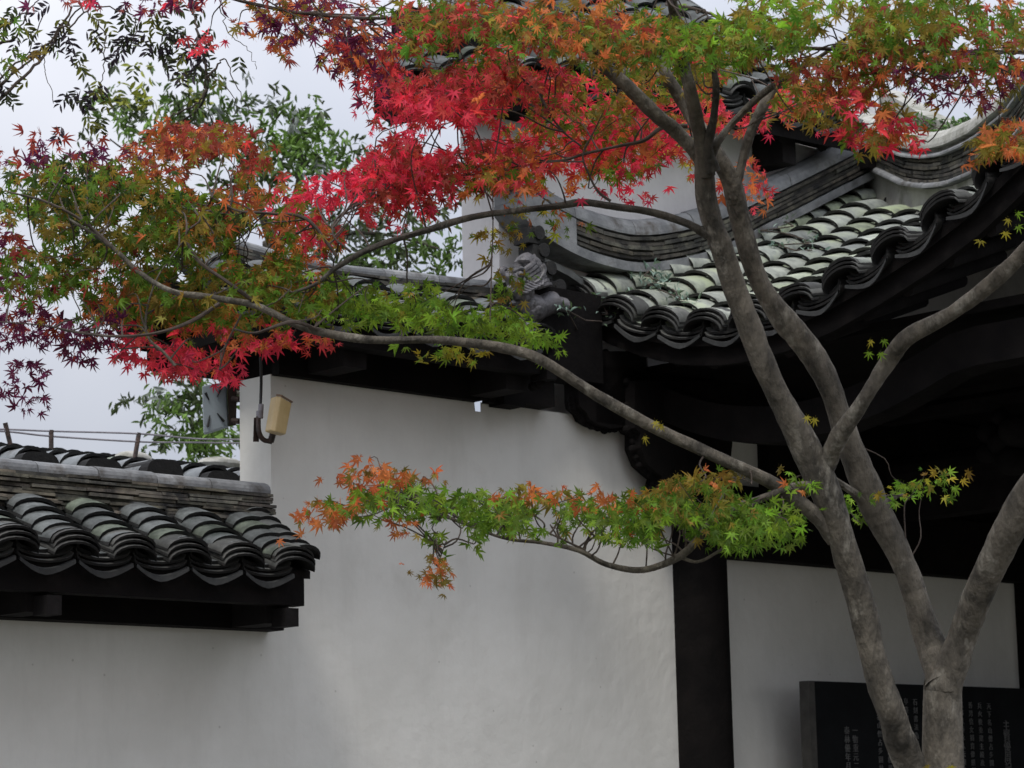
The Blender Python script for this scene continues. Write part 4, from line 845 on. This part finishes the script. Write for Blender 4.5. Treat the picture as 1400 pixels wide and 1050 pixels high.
groups = {}
SZ = .033
tw_ = MB()
for bi, (gname, cx, cy, rx, ry, rot, dens, pal, dep, szm) in enumerate(BL):
    n = int(math.pi*rx*ry/(57 if gname in ('left', 'top') else 46)*dens)+1
    # several flat sprays inside the cluster: leaves gather along small side twigs
    k = max(2, int(n/9)); cxy = RNG.normal(0, .48, (k, 2)); cxy = cxy[np.hypot(cxy[:, 0], cxy[:, 1]) < 1.05]; k = len(cxy)
    if k == 0: cxy = np.zeros((1, 2)); k = 1
    fill = RNG.uniform(-1, 1, (n*2, 2)); fill = fill[np.hypot(fill[:, 0], fill[:, 1]) < 1][:n]
    sel = RNG.integers(0, k, n); off = RNG.normal(0, 1, (n, 2))*np.array([20/rx, 9/ry])
    q = np.where((RNG.random(n) < .55)[:, None][:len(fill)], (cxy[sel]+off)[:len(fill)], fill)
    n = len(q); a = math.radians(rot)
    px = cx+q[:, 0]*rx*math.cos(a)-q[:, 1]*ry*math.sin(a); py = cy+q[:, 0]*rx*math.sin(a)+q[:, 1]*ry*math.cos(a)
    dz = dep+RNG.normal(0, .22, n)
    dz = dz+(.42 if gname in ('left', 'centre') else 0)+(.75 if gname == 'top' and 740 < cx < 1120 and cy > 60 else 0)+(.25 if gname == 'top' and cx <= 740 else 0)
    P = np.array([at(x, y, z) for x, y, z in zip(px, py, dz)])
    nz = vn(np.c_[px, py, np.zeros(n)], 1/16., 5)+.5*vn(np.c_[px, py, np.zeros(n)], 1/7., 9)
    keep = nz > (-.42 if dens > 1.25 else -.30); P = P[keep]; px = px[keep]; n = len(P); rq = q[keep]
    # colour: neighbouring leaves share a hue
    hn = (vn(P*1.0, 6., 100+bi)+1)/2+RNG.normal(0, .20, n); idx = np.clip((hn*len(pal)).astype(int), 0, len(pal)-1)
    cl = np.array([PAL[pal[i]] for i in idx])*RNG.uniform(.65, 1.35, (n, 1))*RNG.uniform(.86, 1.14, (n, 3))
    s_ = SZ*szm*RNG.uniform(.55, 1.25, n)
    yd = RNG.normal(0, .75, (n, 3))+np.array([0, 0, -.75])+np.outer(np.sign(rq[:, 0]), rtv)*.35
    nr = RNG.normal(0, .42, (n, 3))-fw*.85+np.array([0, 0, .35])
    groups.setdefault(gname, []).append((P, s_, yd, nr, cl))
    # twigs from the nearest limb into the cluster
    for j in range(max(2, min(12, k//2)) if dens > .7 else 1):
        e = P[RNG.integers(0, n)] if n else at(cx, cy, dep); d2 = np.sum((BRA-e)**2, 1); st0 = BRA[np.argsort(d2)[RNG.integers(0, 34)]]
        if np.linalg.norm(st0-e) > .42: continue
        mid = (st0+e)/2+RNG.normal(0, .03, 3)+ZZ*.02
        tw_.tube(cr([st0, (st0*2+mid)/3+RNG.normal(0, .008, 3), mid, (mid+e)/2+RNG.normal(0, .012, 3), e], 3), list(np.linspace(.0032, .0009, 13)), 5)
for x, y, c_ in singles:
    P = np.array([at(x, y, 7.25)]); groups.setdefault('low', []).append((P, np.array([.026]), RNG.normal(0, .4, (1, 3))+np.array([[0, 0, -1.]]), -fw[None]+RNG.normal(0, .25, (1, 3)), np.array([PAL[c_]])))
ft_ = tw_.build('fine_twigs', M['twig'], maple, True); ft_['kind'] = 'stuff'
for gname, lst in groups.items():
    A = [np.concatenate([l[i] for l in lst]) for i in range(5)]
    o = leaves('foliage', LM, A[0], A[1], A[2], A[3], A[4], maple, M['leaf'])
    o['kind'] = 'stuff'
    o['label'] = {'left': 'broad left spray of olive, green and red leaves', 'centre': 'bright green leaves in front of the coping', 'red': 'scarlet leaves against the sky', 'top': 'red, orange and olive canopy across the top', 'low': 'low horizontal spray of green leaves tipped orange'}[gname]

# ---- broadleaf tree behind the wall
bt = thing('evergreen_tree', 'tree with long narrow glossy green leaves rising behind the left wall', 'tree', W(-.5, -4.5, 0))
bd = 14.5
def blimb(pts, name='limb', par=None, mt='bark', seg=8):
    c = cr(pts, 6); P = [at(x, y, z) for x, y, z, w in c]; m = MB(); m.tube(P, [max(w, .6)/2*z/F for x, y, z, w in c], seg, noise=.04, c=(.6, .6, .6)); m.build(name, M[mt], par, True)
p_ = at(400, 620, bd+.3); gp = np.array([p_[0], p_[1], 0])
m = MB(); m.tube([gp, (gp+p_)/2+U*.05, p_, at(385, 480, bd+.2), at(370, 330, bd)], [.16, .12, .10, .08, .05], 12, noise=.04); m.build('trunk', M['bark'], bt, True)
for pts in ([(370, 330, bd, 14), (340, 240, bd, 9), (300, 180, bd, 5), (260, 160, bd, 3)], [(375, 350, bd, 12), (410, 240, bd, 8), (400, 160, bd, 4)], [(385, 420, bd, 14), (450, 330, bd, 9), (520, 320, bd, 5), (600, 340, bd, 3)], [(398, 600, bd, 14), (330, 540, bd, 9), (260, 540, bd, 5), (220, 560, bd, 3)], [(385, 470, bd, 10), (300, 360, bd, 7), (210, 240, bd, 4), (150, 190, bd, 2)], [(272, 90, bd-.5, 5), (284, 110, bd-.4, 5), (270, 150, bd-.2, 4), (220, 180, bd, 3)]):
    blimb(pts, par=bt)
def simple_leaves(bl, parent, size, sz0, material, seed, group_len=7, droop=1.0):
    r = np.random.default_rng(seed); PP_, SS, YY, NR, CC = [], [], [], [], []
    for cx, cy, rx, ry, n, pal, dep in bl:
        for _ in range(int(n)):
            q = r.normal(0, .5, 2); c = at(cx+q[0]*rx, cy+q[1]*ry, dep+r.normal(0, .25)); ax = r.normal(0, 1, 3); ax[2] = -abs(ax[2])*droop; ax /= np.linalg.norm(ax); col = PAL2[pal[r.integers(0, len(pal))]]
            for k in range(group_len):
                PP_.append(c+ax*k*size*.22+r.normal(0, .012, 3)); YY.append(ax*.6+r.normal(0, .6, 3)+np.array([0, 0, -.3])); SS.append(size*r.uniform(.7, 1.2)); NR.append(r.normal(0, .6, 3)-fw*.5+ZZ*.2); CC.append(np.array(col)*r.uniform(.6, 1.4))
    return leaves('foliage', LS, np.array(PP_), np.array(SS), np.array(YY), np.array(NR), np.array(CC), parent, material)
PAL2 = dict(k=(.065, .09, .035), g=(.11, .19, .04), b=(.18, .31, .06), y=(.30, .33, .05), w=(.22, .25, .22))
bl = [(400, 160, 55, 60, 26, 'kggw', bd), (400, 190, 42, 40, 30, 'gb', bd), (330, 150, 80, 45, 26, 'kgw', bd), (255, 125, 70, 35, 30, 'kgy', bd), (170, 130, 60, 35, 24, 'kkgy', bd), (210, 165, 75, 30, 30, 'kgb', bd), (300, 180, 80, 40, 36, 'gbk', bd), (440, 210, 50, 45, 30, 'gbk', bd),
      (350, 230, 90, 60, 40, 'gk', bd), (450, 300, 80, 50, 40, 'kgw', bd), (520, 330, 80, 40, 42, 'kkg', bd), (600, 350, 50, 40, 26, 'kgg', bd), (560, 280, 60, 40, 16, 'kg', bd), (490, 200, 40, 40, 10, 'kg', bd), (500, 370, 100, 22, 24, 'kg', bd),
      (260, 560, 60, 50, 44, 'gbk', bd), (215, 540, 45, 22, 16, 'kgw', bd), (285, 600, 45, 38, 46, 'gbb', bd), (230, 580, 30, 40, 10, 'gk', bd), (310, 560, 30, 70, 20, 'gk', bd)]
o = simple_leaves([(a, b, c, d, e*1.25, f, g_) for a, b, c, d, e, f, g_ in bl], bt, .062, 1, M['leaf_green'], 4); o['kind'] = 'stuff'
# ---- feathery tree at the top left
ft = thing('locust_tree', 'feathery tree hanging fine twigs of small paired leaves in the top left corner', 'tree', at(-160, 1000, 10)*np.array([1, 1, 0]))
pg = at(-160, 1000, 10); m = MB(); m.tube([pg*np.array([1, 1, 0]), pg, at(-150, 500, 9.8), at(-120, 200, 9.6)], [.14, .11, .09, .06], 12, noise=.04); m.build('trunk', M['bark'], ft, True)
TW = [[(-120, 200, 9.6, 12), (0, 115, 9.5, 4), (45, 80, 9.5, 3), (90, 45, 9.5, 2.5), (130, 0, 9.5, 2)], [(-120, 250, 9.6, 12), (0, 135, 9.5, 5), (60, 75, 9.5, 4), (100, 10, 9.5, 3)], [(-60, 80, 9.6, 8), (20, 50, 9.5, 3), (40, 0, 9.5, 2)],
      [(-120, 260, 9.6, 8), (0, 108, 9.5, 3), (60, 62, 9.4, 3.2), (110, 10, 9.4, 2)], [(110, 10, 9.4, 2), (140, 40, 9.4, 2), (142, 90, 9.4, 1.5), (138, 130, 9.4, 1)], [(60, 62, 9.5, 1.5), (62, 100, 9.5, 1.2), (75, 140, 9.5, 1)],
      [(100, 5, 9.4, 2), (180, 20, 9.4, 2), (182, 60, 9.4, 1.4)], [(255, -10, 9.5, 3), (268, 30, 9.5, 4), (276, 70, 9.5, 4), (284, 108, 9.5, 4)], [(284, 108, 9.5, 4), (305, 80, 9.5, 2), (320, 110, 9.5, 1.5), (340, 150, 9.5, 1)], [(284, 100, 9.5, 2), (310, 120, 9.5, 1.4), (328, 150, 9.5, 1.2)],
      [(284, 108, 9.5, 4), (272, 140, 9.5, 3), (240, 155, 9.5, 2.5), (215, 170, 9.5, 1.5)], [(300, 0, 9.5, 2), (310, 40, 9.5, 1.4), (340, 70, 9.5, 1), (350, 95, 9.5, .8)], [(-40, 60, 9.5, 4), (30, 20, 9.5, 2), (60, -10, 9.5, 1.5)], [(-60, 140, 9.5, 4), (20, 100, 9.5, 2), (60, 20, 9.5, 1.5)]]
m = MB()
for pts in TW:
    c = cr(pts, 7); m.tube([at(x, y, z)+RNG.normal(0, .004, 3) for x, y, z, w in c], [max(w, .6)/2*z/F for x, y, z, w in c], 6, noise=.03)
m.build('branches', M['twig'], ft, True)
Pp, Ss, Yy, Nr, Cc = [], [], [], [], []
def frond(x, y, ang, n=5, ln=26, col=(.07, .09, .03)):
    a = math.radians(ang); 
    for k in range(n):
        for sg in (-1, 1):
            xx = x+math.sin(a)*ln*k/n; yy = y+math.cos(a)*ln*k/n; p = at(xx, yy, 9.5+RNG.normal(0, .01))
            b = a+sg*.85; yd = rtv*math.sin(b)-upv*math.cos(b); Pp.append(p); Yy.append(yd+RNG.normal(0, .12, 3)); Ss.append(.034*RNG.uniform(.8, 1.15)); Nr.append(-fw+RNG.normal(0, .35, 3)); Cc.append(np.array(col)*RNG.uniform(.6, 1.4))
for cx, cy, rx, ry, n in ((130, 52, 60, 12, 14), (150, 15, 50, 15, 5), (205, 35, 60, 25, 14), (215, 55, 50, 20, 7), (85, 75, 25, 14, 6), (170, 85, 16, 10, 3), (10, 110, 18, 14, 6), (45, 100, 10, 12, 2), (125, 125, 30, 18, 9), (95, 125, 16, 6, 3), (120, 165, 28, 14, 6), (270, 80, 30, 22, 12), (250, 50, 40, 25, 12), (8, 50, 14, 30, 8), (40, 45, 14, 10, 3), (60, 20, 40, 14, 5), (340, 70, 20, 14, 2), (255, 100, 40, 10, 6), (230, 10, 60, 10, 6)):
    for _ in range(int(n*.8)): frond(cx+RNG.normal(0, .6)*rx, cy+RNG.normal(0, .6)*ry, RNG.uniform(-60, 60), RNG.integers(3, 6), 22, [(.06, .075, .03), (.16, .17, .03), (.05, .04, .05)][RNG.integers(0, 3)])
o = leaves('foliage', LS, np.array(Pp), np.array(Ss), np.array(Yy), np.array(Nr), np.array(Cc), ft, M['leaf_green']); o['kind'] = 'stuff'

# ---- creepers on the roofs
def creeper(name, label, pts, n, size, cols_, seed, anchor):
    r = np.random.default_rng(seed); t = thing(name, label, 'plant', anchor, 'creepers and weeds on the pavilion roof')
    P, S_, Y_, N_, C_ = [], [], [], [], []; m = MB()
    for i in range(n):
        k = r.integers(0, len(pts)); c = pts[k]+r.normal(0, 1, 3)*np.array([.03, .03, .012]); P.append(c); S_.append(size*r.uniform(.5, 1.3)); Y_.append(r.normal(0, 1, 3)+ZZ*.1); N_.append(r.normal(0, .5, 3)-fw*.4+ZZ*.8); C_.append(np.array(cols_[r.integers(0, len(cols_))])*r.uniform(.7, 1.3))
    for a, b in zip(pts[:-1], pts[1:]): m.tube([a, (a+b)/2+r.normal(0, .008, 3), b], .0035, 5)
    m.build('stem', M['twig'], t); leaves('foliage', LS, np.array(P), np.array(S_), np.array(Y_), np.array(N_), np.array(C_), t, M['leaf_green'])
fern = [(.20, .30, .24), (.28, .38, .32), (.14, .20, .13)]
def roofp(x, y):                              # point of the pavilion roof seen at this spot: march along the ray
    R_ = ray(x, y)
    for t in np.linspace(9, 15, 700):
        p = CAM+R_*t; q = p-O; s_, d_ = q@U, q@NN
        if d_ > -.11 and d_ < 3 and s_ > S0 and s_ < ssum(d_) and p[2] < pav_surf(d_, s_-S0)[2]+.09: return p
    return CAM+R_*11.2
creeper('roof_fern', 'pale blue green creeper lying over the upper tiles beside the curved ridge', [roofp(x, y)+ZZ*.01 for x, y in ((850, 365), (862, 362), (875, 366), (888, 372), (880, 380), (893, 385), (905, 388), (885, 392), (915, 395), (925, 402), (930, 410), (938, 416), (900, 398))], 170, .035, fern, 3, roofp(880, 370))
creeper('roof_fern', 'dusty green creeper hanging at the left corner of the pavilion eave', [roofp(x, y)-fw*.06 for x, y in ((778, 420), (784, 430), (790, 444), (800, 448), (812, 444), (790, 462), (822, 440), (775, 425), (798, 470), (808, 486), (785, 452), (800, 432), (830, 430), (812, 410))], 110, .032, fern+[(.10, .16, .06)], 5, roofp(790, 440))
creeper('roof_fern', 'thin green creeper over the middle tiles right of the slender trunks', [roofp(x, y)+ZZ*.01 for x, y in ((1048, 300), (1060, 302), (1075, 306), (1085, 312), (1040, 318), (1100, 330), (1112, 336), (1065, 338), (1110, 345))], 70, .03, fern, 6, roofp(1060, 305))
wd = [W(np.interp(d, [-.12, 3.0], [2.755, .477])+.06, d, zfl(d)+.36-.06*d) for d in np.linspace(.35, 1.5, 14)]
creeper('roof_weed', 'green weeds growing along the top of the pale hip ridge', wd, 200, .045, [(.07, .15, .03), (.12, .22, .05), (.05, .09, .03)], 9, wd[0])
